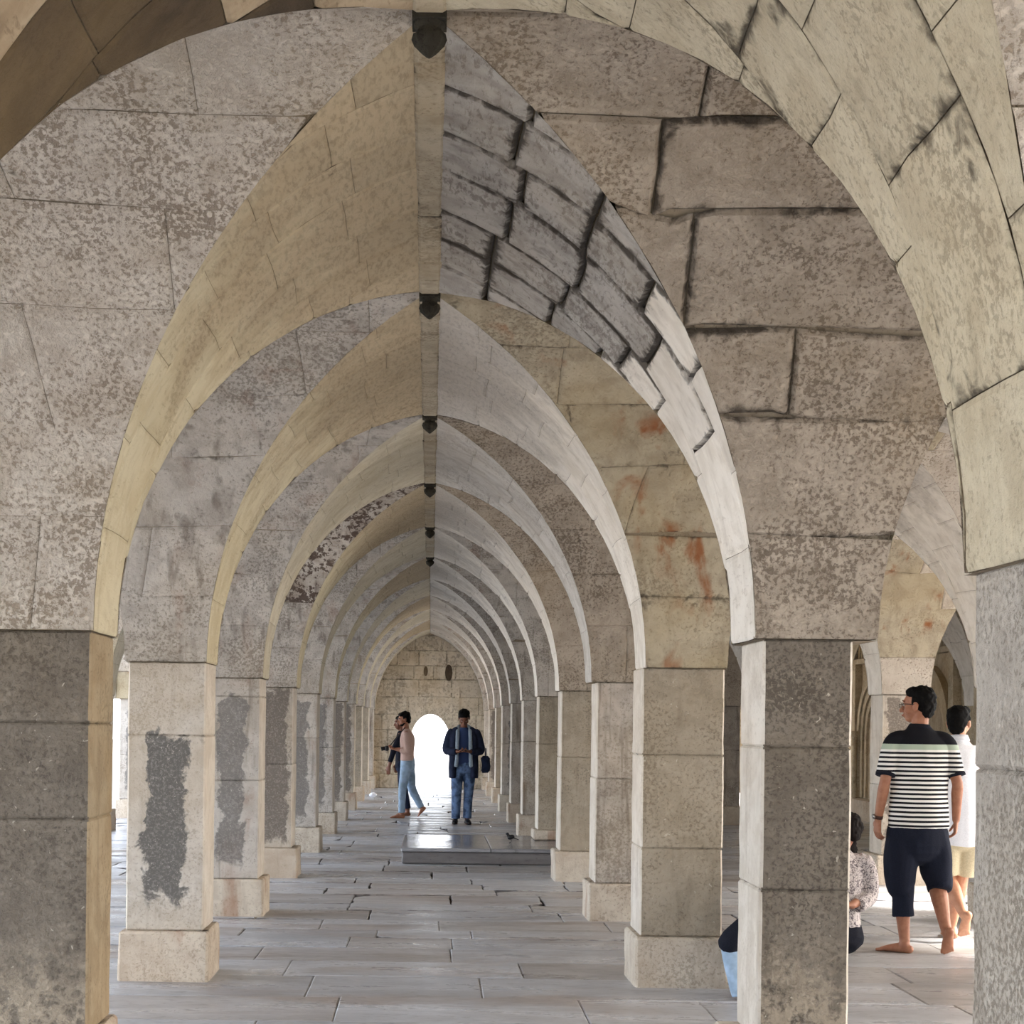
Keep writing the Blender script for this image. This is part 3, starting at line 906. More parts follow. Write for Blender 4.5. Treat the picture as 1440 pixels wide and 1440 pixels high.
# low platform
st = empty('stone_platform', (.65, 17.9, 0)); prop(st, 'low polished grey stone platform across the central aisle', 'platform')
V, Fc, D = rough_block(-.94, 1.0, -1.04, 1.0, .0, .13, 9, .004, .01, 77); mk('platform_base', V, Fc, M['slab_base'], st, D)
for a, b in ((-.95, .02), (.02, 1.0)):
    V, Fc, D = rough_block(a+.002, b-.002, -1.06, 1.02, .13, .174, 7, .003, .008, int(a*10)+40); mk('top_slab', V, Fc, M['slab'], st, D*0)

# ------------------------------------------------------------------ soft-body helpers (people, bird)
def tube(pts, rad, xdir=(1, 0, 0), n=14, caps='rr', sub=4):
    P = np.array(pts, float)
    Rd = np.array([(q, q) if isinstance(q, (int, float)) else q for q in rad], float)
    if sub > 1 and len(P) > 2:
        T = []; TR = []
        for k in range(len(P)-1):
            p0 = P[max(k-1, 0)]; p1 = P[k]; p2 = P[k+1]; p3 = P[min(k+2, len(P)-1)]
            r0 = Rd[max(k-1, 0)]; r1 = Rd[k]; r2 = Rd[k+1]; r3 = Rd[min(k+2, len(P)-1)]
            for f in np.arange(sub)/sub:
                cr = lambda a, b, c, d: .5*((2*b)+(-a+c)*f+(2*a-5*b+4*c-d)*f*f+(-a+3*b-3*c+d)*f**3)
                T.append(cr(p0, p1, p2, p3)); TR.append(np.maximum(cr(r0, r1, r2, r3), .001))
        T.append(P[-1]); TR.append(Rd[-1]); P = np.array(T); Rd = np.array(TR)
    tg = np.gradient(P, axis=0); tg /= np.linalg.norm(tg, axis=1)[:, None]
    rings = []
    def ring(c, t, r, k=1.0):
        x = np.array(xdir, float); x = x - t*np.dot(x, t)
        if np.linalg.norm(x) < .1:
            x = np.array((0, 1, 0.)) - t*t[1]
            if np.linalg.norm(x) < .1: x = np.array((0, 0, 1.)) - t*t[2]
        x /= np.linalg.norm(x); yv = np.cross(t, x)
        a = np.arange(n)*2*PI/n
        return c + np.outer(np.cos(a)*r[0]*k, x) + np.outer(np.sin(a)*r[1]*k, yv)
    if caps[0] == 'r':
        for f in (80, 50, 22):
            m_ = min(Rd[0]); rings.append(ring(P[0]-tg[0]*m_*math.sin(math.radians(f)), tg[0], Rd[0], math.cos(math.radians(f))))
    for k in range(len(P)): rings.append(ring(P[k], tg[k], Rd[k]))
    if caps[1] == 'r':
        for f in (22, 50, 80):
            m_ = min(Rd[-1]); rings.append(ring(P[-1]+tg[-1]*m_*math.sin(math.radians(f)), tg[-1], Rd[-1], math.cos(math.radians(f))))
    V = np.concatenate(rings); m = len(rings)
    Fc = [(q*n+k, q*n+(k+1) % n, (q+1)*n+(k+1) % n, (q+1)*n+k) for q in range(m-1) for k in range(n)]
    Fc += [tuple(range(n))[::-1], tuple(range((m-1)*n, m*n))]
    return V, Fc

def ell(c, r, R=None, n=16):
    V = []; Fc = []
    m = n//2+1
    for a in range(1, m):
        ph = PI*a/m
        for b in range(n):
            th = 2*PI*b/n
            V.append((math.sin(ph)*math.cos(th), math.sin(ph)*math.sin(th), math.cos(ph)))
    V = np.array(V)*np.array(r)
    top = len(V); V = np.vstack([V, [(0, 0, r[2]), (0, 0, -r[2])]])
    if R is not None: V = V @ np.array(R).T
    V = V + np.array(c)
    for a in range(m-2):
        Fc += [(a*n+b, (a+1)*n+b, (a+1)*n+(b+1) % n, a*n+(b+1) % n) for b in range(n)]
    Fc += [(top, b, (b+1) % n) for b in range(n)] + [(top+1, (m-2)*n+(b+1) % n, (m-2)*n+b) for b in range(n)]
    return V, Fc

def fuse(name, prims, voxel, mat, parent, smooth=3, disp=None, loc=None):
    """Grow several overlapping closed shapes into one continuous skin."""
    mb = MB()
    for p in prims: mb.add(*p)
    me = bpy.data.meshes.new(name+'_src'); me.from_pydata([tuple(v) for v in np.concatenate(mb.V)], [], mb.F)
    ob = bpy.data.objects.new(name+'_src', me); C.objects.link(ob)
    md = ob.modifiers.new('r', 'REMESH'); md.mode = 'VOXEL'; md.voxel_size = voxel
    if smooth:
        ms = ob.modifiers.new('s', 'SMOOTH'); ms.iterations = smooth; ms.factor = .5
    dg = bpy.context.evaluated_depsgraph_get(); dg.update()
    m2 = bpy.data.meshes.new_from_object(ob.evaluated_get(dg))
    bpy.data.objects.remove(ob); bpy.data.meshes.remove(me)
    m2.name = name
    nv = len(m2.vertices)
    if disp is not None and nv:
        co = np.empty(nv*3); m2.vertices.foreach_get('co', co); co = co.reshape(-1, 3)
        nr = np.empty(nv*3); m2.vertices.foreach_get('normal', nr); nr = nr.reshape(-1, 3)
        co = co + nr*disp(co)[:, None]
        m2.vertices.foreach_set('co', co.ravel()); m2.update()
    m2.materials.clear(); m2.materials.append(mat)
    m2.polygons.foreach_set('use_smooth', [True]*len(m2.polygons))
    o = bpy.data.objects.new(name, m2); C.objects.link(o)
    if parent is not None: o.parent = parent
    return o

def v3(*a): return np.array(a, float)
def unit(a): a = np.array(a, float); return a/np.linalg.norm(a)

def frame_of(f, up=(0, 0, 1)):
    f = unit(f); r_ = unit(np.cross(f, up)); u = np.cross(r_, f)
    return np.stack([r_, f, u], 1)      # columns: right, forward, up

def head_prims(c, f, k=1.0, neck=None):
    R = frame_of(f)
    W = lambda x, y, z: np.array(c) + R @ (v3(x, y, z)*k)
    e = lambda p, r: ell(W(*p), np.array(r)*k, R)
    pr = [e((0, -.008, .035), (.074, .094, .083)), e((0, .022, -.035), (.058, .066, .062)), e((0, .050, -.078), (.034, .034, .028)),
          e((0, .040, .02), (.062, .052, .062)), e((.045, .045, -.022), (.022, .03, .03)), e((-.045, .045, -.022), (.022, .03, .03)),
          tube([W(0, .086, .018), W(0, .102, -.008), W(0, .112, -.028)], [.007*k, .010*k, .014*k], n=8),
          e((.012, .098, -.03), (.009, .010, .008)), e((-.012, .098, -.03), (.009, .010, .008)),
          e((0, .088, -.056), (.024, .012, .010)), e((0, .084, -.066), (.020, .012, .009)),
          tube([W(-.045, .078, .030), W(0, .090, .033), W(.045, .078, .030)], [.008*k]*3, n=8)]
    for s in (-1, 1):
        pr.append(ell(W(s*.077, -.008, -.005), np.array((.010, .020, .032))*k, R))
        pr.append(ell(W(s*.081, -.016, -.002), np.array((.007, .010, .026))*k, R))
    return pr, W, R

def hand_prims(w_, d, nrm, thumb, k=1.0, curl=.5, spread=.0):
    """Palm, four jointed fingers of unequal length and a thumb. w_: wrist, d: towards the fingertips, nrm: palm normal, thumb: side of the thumb."""
    d = unit(d); nrm = unit(nrm - d*np.dot(nrm, d)); th = unit(thumb - d*np.dot(thumb, d) - nrm*np.dot(thumb, nrm))
    w_ = np.array(w_, float)
    pr = [tube([w_-d*.01*k, w_+d*.035*k, w_+d*.085*k], [(.026*k, .018*k), (.036*k, .016*k), (.040*k, .013*k)], xdir=th, n=12)]
    for q, (off, ln) in enumerate(((.030, .070), (.010, .078), (-.010, .072), (-.029, .057))):
        p = w_ + d*.085*k + th*off*k
        dirn = unit(d + th*off*2*spread)
        ang = .25*curl; pts = [p-d*.02*k, p]
        for f, l in ((.45, 1), (.32, 1), (.23, 1)):
            ang += curl*(.45+.08*q)
            p = p + (dirn*math.cos(ang)+nrm*math.sin(ang))*ln*f*k; pts.append(p)
        pr.append(tube(pts, [.010*k, .0098*k, .0088*k, .008*k, .0068*k], n=8, sub=2))
    p = w_ + d*.025*k + th*.026*k
    pts = [w_ + d*.015*k + th*.012*k, p, p + (d*.55+th*.65+nrm*.25)*.036*k]
    pts += [pts[-1] + unit(d*.85+th*.25+nrm*.45)*.030*k]; pts += [pts[-1] + unit(d*.85+nrm*.5)*.024*k]
    pr.append(tube(pts, [.014*k, .014*k, .011*k, .010*k, .008*k], n=8, sub=2))
    return pr

def foot_prims(ankle, heel, toe, up, k=1.0):
    ankle, heel, toe, up = map(lambda a: np.array(a, float), (ankle, heel, toe, up))
    d = unit(toe-heel); up = unit(up - d*np.dot(up, d)); side = np.cross(d, up); L = np.linalg.norm(toe-heel)
    pr = [tube([heel+up*.028*k+d*.02, heel+up*.034*k+d*L*.32, heel+up*.026*k+d*L*.62, heel+up*.016*k+d*L*.84],
               [(.030*k, .028*k), (.032*k, .034*k), (.040*k, .024*k), (.042*k, .014*k)], xdir=side),
          tube([ankle, heel+up*.05*k+d*L*.22], [.036*k, .036*k], sub=1)]
    for q in range(5):
        o = (q-2)*.017*k
        pr.append(tube([heel+up*.014*k+d*L*.80+side*o, heel+up*.011*k+d*(L-.012-.006*abs(q-1))+side*o*1.05], [.011*k, .010*k if q not in (1,) else .011*k], n=8, sub=1))
    return pr

def hair_prims(W, R, k=1.0, vol=1.0, length=0):
    e = lambda p, r: ell(W(*p), np.array(r)*k, R)
    pr = [e((0, -.022, .062), (.080*vol, .090*vol, .070*vol)), e((0, -.045, .018), (.076*vol, .066*vol, .075*vol)), e((0, .030, .088), (.050*vol, .052*vol, .032*vol)),
          e((.032, .01, .084), (.044*vol, .06*vol, .04*vol)), e((-.032, .01, .084), (.044*vol, .06*vol, .04*vol)),
          e((0, -.06, -.035), (.060, .040, .045))]
    for s in (-1, 1): pr.append(e((s*.068, -.006, .030), (.014, .030, .040)))
    return pr

def cloth_folds(seed, amp=.006, sx=9, sz=3.5):
    def f(co):
        P = co*np.array((sx, sx, sz))
        return amp*(vnoise(P, 1.0, seed) + .5*vnoise(P, 2.2, seed+3))
    return f
def hair_noise(seed, amp=.006):
    return lambda co: amp*vnoise(co, 70, seed)+amp*.8*vnoise(co, 35, seed+2)

SKIN = {}
def skin(name, c):
    t = NT(name)
    col = t.mix(t.ramp(t.noise(t.pos, 30, 3), .35, .65), srgb(*c), tuple(list(np.array(srgb(*c)[:3])*np.array((.86, .78, .76)))+[1]))
    t.b.inputs['Subsurface Weight'].default_value = .08
    t.b.inputs['Subsurface Radius'].default_value = (.02, .008, .004)
    return t.out(col, .55, .4)
M['skin_tan'] = skin('skin_tan', (168, 118, 92)); M['skin_brown'] = skin('skin_brown', (126, 84, 64)); M['skin_light'] = skin('skin_light', (196, 146, 116))
M['hair'] = plain('hair', (11, 10, 10), .75, .12, 60, .2); M['hair_brown'] = plain('hair_brown', (24, 16, 14), .7, .15, 60, .2)
M['eye'] = plain('eye', (176, 168, 160), .35, .3); M['iris'] = plain('iris', (35, 22, 15), .2, .5); M['lip'] = plain('lip', (146, 84, 74), .5, .4)
def fabric(name, c, amt=.12): return plain(name, c, .92, .15, 140, amt, bump=.15)
M['navy'] = fabric('navy', (30, 34, 48)); M['jeans'] = plain('jeans', (104, 128, 166), .9, .15, 12, .3); M['jeans_light'] = plain('jeans_light', (168, 192, 216), .9, .15, 12, .12)
M['white_cloth'] = fabric('white_cloth', (236, 238, 244), .04); M['khaki'] = fabric('khaki', (202, 190, 160), .08)
M['tan_shirt'] = fabric('tan_shirt', (214, 182, 168), .1); M['dark_cloth'] = fabric('dark_cloth', (30, 32, 42)); M['scarf'] = fabric('scarf', (156, 170, 182), .15)
M['jacket_navy'] = plain('jacket_navy', (40, 46, 66), .9, .15, 12, .15); M['tee_blue'] = plain('tee_blue', (52, 66, 100), .9, .15)
M['black'] = plain('black', (16, 16, 18), .5, .4); M['denim_dark'] = plain('denim_dark', (36, 44, 66), .9, .15, 14, .2)
M['leather'] = plain('leather', (60, 34, 26), .5, .4); M['metal'] = plain('metal', (150, 150, 150), .3, .5, metallic=1); M['glass'] = plain('glass', (20, 20, 24), .08, .6)

def stripe_mat():
    """Printed knit: plain black yoke, pale green band, then narrow white stripes on black."""
    t = NT('striped_knit')
    o = t.sep(t.obj())
    z = t.math('ADD', o[2], t.math('MULTIPLY', t.math('SUBTRACT', t.noise(t.pos, 5, 2), .5), .006))
    ph = t.math('FRACT', t.math('DIVIDE', t.math('ADD', z, 2), .0305))
    s = t.math('MULTIPLY', t.ramp(ph, .0, .07), t.math('SUBTRACT', 1, t.ramp(ph, .52, .60)))
    below = t.math('LESS_THAN', z, 1.372)
    band = t.math('MULTIPLY', t.math('GREATER_THAN', z, 1.372), t.math('LESS_THAN', z, 1.408))
    col = t.mix(t.math('MULTIPLY', s, below), srgb(24, 24, 30), srgb(232, 230, 226))
    col = t.mix(band, col, srgb(172, 186, 170))
    t.bump(t.noise(t.pos, 200, 2), .15, .002)
    return t.out(col, .9, .15)
M['stripe'] = stripe_mat()
def print_mat():
    t = NT('patterned_cotton')
    n = t.ramp(t.noise(t.pos, 38, 3, 2.5), .5, .56)
    return t.out(t.mix(n, srgb(196, 188, 186), srgb(104, 96, 100)), .9, .15)
M['print'] = print_mat()

def face_bits(W, R, k, par, lid=False):
    for s in (-1, 1):
        ey = mk('eye', *ell(W(s*.031, .0785, .006), v3(.0125, .0115, .0085)*k, R, 12), M['eye'], par, smooth=True)
        mk('iris', *ell(W(s*.031, .0865, .006), v3(.0055, .0048, .0055)*k, R, 8), M['iris'], ey, smooth=True)
        mk('eyebrow', *tube([W(s*.018, .090, .030), W(s*.033, .089, .035), W(s*.050, .074, .030)], [.0035*k, .0045*k, .003*k], n=6), M['hair'], par, smooth=True)
    V, Fc = ell(W(0, .0985, -.060), v3(.021, .006, .0075)*k, R, 12); mk('lips', V, Fc, M['lip'], par, smooth=True)

def person(base, label, J, head_c, head_f, hk=1.0, skin_='skin_tan', voxel=.007, yaw=0, group=None):
    """Bare body as ONE skin from joints. J: dict of joint points in metres from the base."""
    o = empty('person', base); o.rotation_euler = (0, 0, yaw)
    prop(o, label, 'person')
    pr, W, R = head_prims(head_c, head_f, hk)
    nk = np.array(J['neck'], float)
    pr.append(tube([nk-v3(0, 0, .06), nk, np.array(head_c)+v3(0, 0, -.03)*hk - R[:, 1]*.02], [.056*hk, .052*hk, .051*hk], sub=2))
    xd = J.get('xdir', (1, 0, 0))
    pv, ch = np.array(J['pelvis'], float), np.array(J['chest'], float)
    pr.append(tube([pv-v3(0, 0, .04), (pv+ch)/2, ch, nk-v3(0, 0, .03)], [(.145, .095), (.135, .085), (.145, .085), (.066, .052)], xdir=xd, n=20))
    for s in ('L', 'R'):
        if 'sh'+s in J:
            sh, el, wr_ = (np.array(J[q+s], float) for q in ('sh', 'el', 'wr'))
            pr.append(tube([ch+(sh-ch)*.6+v3(0, 0, .03), sh, sh+(el-sh)*.5, el, el+(wr_-el)*.3, wr_], [.045, .044, .042, .036, .038, .026], sub=3))
            hd = J['hand'+s]
            pr += hand_prims(wr_, hd[0], np.array(hd[1], float), np.array(hd[2], float), hd[3] if len(hd) > 3 else 1.0, hd[4] if len(hd) > 4 else .5)
        hp, kn, an = (np.array(J[q+s], float) for q in ('hip', 'kn', 'an'))
        mid = kn+(an-kn)*.32; bk = np.array(J.get('calf'+s, (0, 0, 0)), float)
        pr.append(tube([hp, hp+(kn-hp)*.5, kn, mid+bk, kn+(an-kn)*.75, an], [.088, .076, .056, .058, .042, .035], sub=3))
        ft = J['foot'+s]
        pr += foot_prims(an, *ft)
    fuse('body', pr, voxel, M[skin_], o, smooth=2)
    face_bits(W, R, hk, o)
    return o, W, R

# ------------------------------------------------------------------ the man in the striped shirt
p1 = (3.30, 10.56, 0)
J = dict(neck=(0, .0, 1.53), chest=(0, 0, 1.33), pelvis=(0, 0, .95),
         shL=(-.170, 0, 1.415), elL=(-.240, -.03, 1.15), wrL=(-.268, .02, .90), handL=((-.02, .12, -1), (.9, .3, 0), (.2, .95, 0), 1.0, .55),
         shR=(.170, 0, 1.415), elR=(.244, -.04, 1.15), wrR=(.262, .03, .90), handR=((.0, .15, -1), (-.9, .3, 0), (-.2, .95, 0), 1.0, .75),
         hipL=(-.09, 0, .90), knL=(-.115, .02, .50), anL=(-.085, .0, .085), calfL=(0, -.012, 0), footL=((-.045, -.04, 0), (-.245, .11, 0), (0, 0, 1)),
         hipR=(.09, 0, .90), knR=(.135, .05, .48), anR=(.165, -.10, .155), calfR=(0, -.012, 0), footR=((.168, -.185, .170), (.178, -.075, -.002), (-.02, .84, .54)))
o, W, R = person(p1, 'man in striped shirt and navy rolled trousers walking away barefoot', J, (-.005, .02, 1.665), (-.80, .60, 0), 1.06, 'skin_tan', .0055)
sh = [tube([(0, 0, .845), (0, 0, .95), (0, 0, 1.10), (0, 0, 1.25), (0, 0, 1.38), (0, 0, 1.455), (0, 0, 1.505), (0, .0, 1.545)],
           [(.205, .125), (.203, .132), (.192, .122), (.196, .125), (.195, .120), (.150, .095), (.092, .072), (.064, .060)], n=28, caps='ff')]
for s in (-1, 1):
    sh.append(tube([(s*.09, 0, 1.44), (s*.160, 0, 1.425), (s*.200, -.010, 1.36), (s*.236, -.026, 1.20)], [.060, .064, .062, .062], caps='rf', n=18))
fuse('shirt', sh, .007, M['stripe'], o, 3, cloth_folds(11, .006))
V, Fc = tube([(0, 0, 1.505), (0, .004, 1.535)], [(.082, .070), (.068, .063)], n=24, caps='ff', sub=1); mk('collar', V, Fc, M['dark_cloth'], o, smooth=True)
for s in (-1, 1):
    V, Fc = tube([(s*.2345, -.026, 1.210), (s*.2385, -.030, 1.192)], [.0650, .0650], n=24, caps='ff', sub=1); mk('sleeve_cuff', V, Fc, M['dark_cloth'], o, smooth=True)
tr = [tube([(0, 0, .87), (0, 0, .80), (0, -.005, .72)], [(.19, .115), (.205, .13), (.20, .135)], n=24, caps='fr'),
      tube([(-.085, 0, .80), (-.106, .0, .66), (-.118, .0, .54), (-.118, .0, .45), (-.098, -.005, .41)], [.112, .116, .107, .093, .075], n=20, caps='rf'),
      tube([(-.108, 0, .48), (-.100, 0, .40), (-.098, -.002, .32), (-.094, -.003, .245)], [.080, .072, .070, .072], n=20, caps='rf'),
      tube([(.085, 0, .80), (.108, .01, .66), (.130, .03, .55), (.146, .03, .48), (.145, .005, .425)], [.112, .116, .106, .092, .078], n=20, caps='rf')]
fuse('trousers', tr, .007, M['navy'], o, 3, cloth_folds(5, .010, 8, 5))
hp = hair_prims(W, R, 1.06, 1.0)
fuse('hair', hp, .006, M['hair'], o, 2, hair_noise(2, .005))
gl = empty('glasses', (0, 0, 0)); gl.parent = o
mb = MB()
for s in (-1, 1):
    c0 = [W(s*.032+.024*math.cos(a), .104, .004+.017*math.sin(a)) for a in np.linspace(0, 2*PI, 17)]
    mb.add(*tube(c0, [.0018]*17, n=5, sub=1, caps='ff'))
    mb.add(*tube([W(s*.057, .102, .010), W(s*.078, .06, .012), W(s*.084, -.01, .008)], [.0022]*3, n=5))
mb.add(*tube([W(-.009, .106, .008), W(.009, .106, .008)], [.0018]*2, n=5, sub=1))
bpy.data.objects.remove(gl)
mb.build('glasses', M['black'], o, smooth=True)
V, Fc = tube([(-.2665, .012, .925), (-.2685, .018, .903)], [(.031, .029)]*2, n=18, caps='ff', sub=1); wt = mk('wristwatch', V, Fc, M['leather'], o, smooth=True)
V, Fc = tube([(-.295, .012, .916), (-.305, .011, .914)], [.017, .017], n=16, caps='ff', sub=1, xdir=(0, 1, 0)); mk('watch_dial', V, Fc, M['metal'], wt, smooth=True)

# ------------------------------------------------------------------ the man in white
p2 = (3.80, 11.25, 0)
J = dict(neck=(0, 0, 1.43), chest=(0, 0, 1.23), pelvis=(0, 0, .88),
         shL=(-.16, 0, 1.33), elL=(-.22, .0, 1.08), wrL=(-.22, .08, .86), handL=((0, .2, -1), (.9, 0, 0), (0, 1, 0)),
         shR=(.16, 0, 1.33), elR=(.22, -.02, 1.08), wrR=(.22, .06, .86), handR=((0, .2, -1), (-.9, 0, 0), (0, 1, 0)),
         hipL=(-.08, 0, .84), knL=(-.06, .05, .45), anL=(-.005, -.16, .20), footL=((.01, -.235, .205), (.005, -.12, .03), (0, .8, .6)),
         hipR=(.08, 0, .84), knR=(.05, .08, .45), anR=(-.01, .10, .08), footR=((.0, .04, 0), (.01, .28, 0), (0, 0, 1)))
o, W, R = person(p2, 'barefoot man in a long white shirt and cream shorts beside the striped man', J, (.0, .015, 1.555), (.55, .83, 0), 1.0, 'skin_light', .007)
sh = [tube([(0, 0, .68), (0, 0, .80), (0, 0, 1.0), (0, 0, 1.15), (0, 0, 1.28), (0, 0, 1.37), (0, 0, 1.41), (0, 0, 1.45)],
           [(.195, .13), (.19, .13), (.18, .118), (.185, .118), (.19, .11), (.15, .095), (.09, .07), (.062, .06)], n=26, caps='ff')]
for s in (-1, 1):
    sh.append(tube([(s*.12, 0, 1.34), (s*.17, 0, 1.345), (s*.205, 0, 1.24), (s*.225, 0, 1.07), (s*.225, .05, .93)], [.065, .062, .062, .056, .045], caps='rf', n=16))
fuse('shirt', sh, .009, M['white_cloth'], o, 3, cloth_folds(21, .008))
V, Fc = tube([(0, 0, 1.43), (0, .004, 1.470)], [(.075, .066), (.060, .058)], n=20, caps='ff', sub=1); mk('collar', V, Fc, M['white_cloth'], o, smooth=True)
tr = [tube([(0, 0, .84), (0, 0, .74)], [(.17, .115), (.18, .12)], n=22, caps='rr', sub=1),
      tube([(-.08, 0, .76), (-.075, .02, .60), (-.062, .035, .46)], [.10, .098, .085], caps='rf', n=18),
      tube([(.08, 0, .76), (.072, .04, .60), (.055, .065, .46)], [.10, .098, .085], caps='rf', n=18)]
fuse('shorts', tr, .009, M['khaki'], o, 3, cloth_folds(9, .006))
fuse('hair', hair_prims(W, R, 1.0, 1.0), .007, M['hair'], o, 2, hair_noise(5, .004))

# ------------------------------------------------------------------ man facing the camera, head bowed
p3 = (.51, 23.7, 0)
J = dict(neck=(0, .0, 1.47), chest=(0, 0, 1.27), pelvis=(0, 0, .92),
         shL=(-.185, 0, 1.40), elL=(-.245, -.02, 1.12), wrL=(-.085, -.22, 1.10), handL=((.8, -.4, .05), (0, 0, 1), (0, -.9, .3), 1.0, .7),
         shR=(.185, 0, 1.40), elR=(.25, -.02, 1.12), wrR=(.085, -.22, 1.10), handR=((-.8, -.4, .05), (0, 0, 1), (0, -.9, .3), 1.0, .7),
         hipL=(-.09, 0, .88), knL=(-.10, -.06, .50), anL=(-.105, .02, .10), footL=((-.11, .07, .02), (-.125, -.18, .0), (0, 0, 1)),
         hipR=(.09, 0, .88), knR=(.085, -.01, .49), anR=(.065, .0, .08), footR=((.06, .06, 0), (.085, -.19, .0), (0, 0, 1)))
o, W, R = person(p3, 'man in open dark jacket, grey scarf and jeans, head bowed, beside the bright doorway', J, (.0, -.04, 1.60), (-.02, -.80, -.60), 1.02, 'skin_brown', .008)
sh = [tube([(0, 0, .80), (0, 0, .95), (0, 0, 1.15), (0, 0, 1.3), (0, 0, 1.40), (0, 0, 1.46)], [(.165, .11), (.165, .115), (.165, .115), (.17, .11), (.12, .085), (.07, .06)], n=24, caps='ff')]
fuse('tee_shirt', sh, .009, M['tee_blue'], o, 2, cloth_folds(3, .004))
for s in (-1, 1):
    jk = [tube([(s*.155, .0, .70), (s*.158, .0, .90), (s*.155, .0, 1.12), (s*.15, 0, 1.30), (s*.11, .0, 1.42)], [(.07, .135), (.07, .135), (.065, .13), (.07, .12), (.06, .07)], n=18, caps='fr'),
          tube([(s*.14, 0, 1.39), (s*.19, 0, 1.38), (s*.235, -.01, 1.24), (s*.255, -.02, 1.12), (s*.19, -.12, 1.10), (s*.11, -.20, 1.10)], [.062, .065, .066, .065, .055, .046], caps='rf', n=16)]
    if s < 0: jk.append(tube([(-.14, .06, .70), (0, .10, .70), (.14, .06, .70)], [(.03, .03)]*3, n=10)); jk.append(tube([(0, .085, .72), (0, .095, 1.0), (0, .09, 1.3), (0, .06, 1.42)], [(.15, .035), (.16, .035), (.17, .035), (.12, .03)], n=20, caps='fr'))
    fuse('jacket', jk, .010, M['jacket_navy'], o, 2, cloth_folds(31+s, .006))
    fuse('scarf', [tube([(s*.03, .05, 1.50), (s*.085, -.01, 1.47), (s*.095, -.10, 1.36), (s*.10, -.145, 1.18), (s*.105, -.15, 1.0), (s*.115, -.15, .88)], [(.03, .016)]*6, n=12)], .008, M['scarf'], o, 1, cloth_folds(8, .003, 20, 8))
tr = [tube([(0, 0, .95), (0, 0, .84)], [(.165, .11), (.175, .12)], n=22, sub=1)]
tr += [tube([(-.088, 0, .86), (-.098, -.03, .68), (-.10, -.055, .50), (-.105, -.02, .28), (-.107, .01, .09)], [.10, .09, .075, .068, .066], caps='rf', n=16),
       tube([(.088, 0, .86), (.09, 0, .68), (.085, -.01, .50), (.075, -.0, .28), (.068, 0, .09)], [.10, .09, .075, .068, .066], caps='rf', n=16)]
fuse('jeans', tr, .009, M['jeans'], o, 2, cloth_folds(4, .005))
for s, a, b in ((-1, (-.108, .075, .03), (-.127, -.19, .03)), (1, (.058, .07, .03), (.087, -.20, .03))):
    fuse('shoe', [tube([a, ((a[0]+b[0])/2, (a[1]+b[1])/2, .045), b], [(.040, .030), (.045, .042), (.042, .027)], n=14)], .008, M['black'], o, 1)
fuse('hair', hair_prims(W, R, 1.02, 1.07), .008, M['hair'], o, 2, hair_noise(7, .006))
ph_ = MB(); ph_.box(-.035, .035, -.30, -.24, 1.115, 1.13); ob = ph_.build('phone', M['black'], None, loc=p3); prop(ob, 'small dark phone held in the bowed man’s hands', 'phone')
bag = empty('shoulder_bag', (p3[0]+.335, p3[1]-.02, .74)); prop(bag, 'dark cloth bag hanging at the side of the man in the open jacket', 'bag')
V, Fc, D = rough_block(-.065, .065, -.09, .09, .04, .30, 5, .012, .03, 5); mk('bag_body', V, Fc, M['denim_dark'], bag, smooth=True)
V, Fc = tube([(0, -.08, .28), (0, -.06, .36), (0, 0, .41), (0, .06, .36), (0, .08, .28)], [.009]*5, n=8); mk('strap', V, Fc, M['denim_dark'], bag, smooth=True)

# ------------------------------------------------------------------ man with the camera, seen from the side, and the person behind him
p4 = (-.38, 25.1, 0)
J = dict(neck=(-.01, 0, 1.42), chest=(.01, 0, 1.24), pelvis=(.03, 0, .90), xdir=(0, 1, 0),
         shL=(-.0, -.17, 1.36), elL=(.02, -.20, 1.08), wrL=(-.16, -.12, 1.10), handL=((-1, .5, .1), (0, .3, 1), (0, .2, 1), 1.0, .8),
         shR=(-.0, .17, 1.36), elR=(.0, .20, 1.08), wrR=(-.16, .08, 1.10), handR=((-1, -.5, .1), (0, -.3, 1), (0, -.2, 1), 1.0, .8),
         hipL=(.02, -.085, .86), knL=(-.05, -.085, .47), anL=(-.055, -.085, .075), footL=((-.01, -.085, 0), (-.25, -.09, 0), (0, 0, 1)),
         hipR=(.03, .085, .86), knR=(.10, .085, .47), anR=(.27, .085, .15), footR=((.335, .085, .15), (.20, .085, .005), (-.6, 0, .8)))
o, W, R = person(p4, 'man in tan shirt and light blue jeans seen in profile, walking beside the doorway', J, (-.035, 0, 1.575), (-.97, -.1, -.2), 1.0, 'skin_tan', .008)
sh = [tube([(.02, 0, .92), (.02, 0, 1.05), (.02, 0, 1.2), (.015, 0, 1.3), (0, 0, 1.38), (-.005, 0, 1.43)], [(.165, .115), (.155, .11), (.165, .12), (.17, .115), (.12, .08), (.06, .055)], xdir=(0, 1, 0), n=22, caps='ff')]
for s in (-1, 1):
    sh.append(tube([(.0, s*.12, 1.34), (.0, s*.17, 1.34), (.01, s*.19, 1.22), (.02, s*.20, 1.08), (-.08, s*.15, 1.09)], [.06, .058, .056, .052, .046], caps='rf', n=14))
fuse('shirt', sh, .009, M['tan_shirt'], o, 2, cloth_folds(41, .006))
tr = [tube([(.025, 0, .95), (.03, 0, .84)], [(.155, .11), (.16, .12)], xdir=(0, 1, 0), n=20, sub=1),
      tube([(.02, -.085, .86), (-.02, -.085, .66), (-.05, -.085, .47), (-.055, -.085, .28), (-.055, -.085, .09)], [.10, .085, .068, .058, .056], caps='rf', n=16),
      tube([(.03, .085, .86), (.07, .085, .66), (.10, .085, .47), (.18, .085, .31), (.255, .085, .17)], [.10, .085, .068, .058, .054], caps='rf', n=16)]
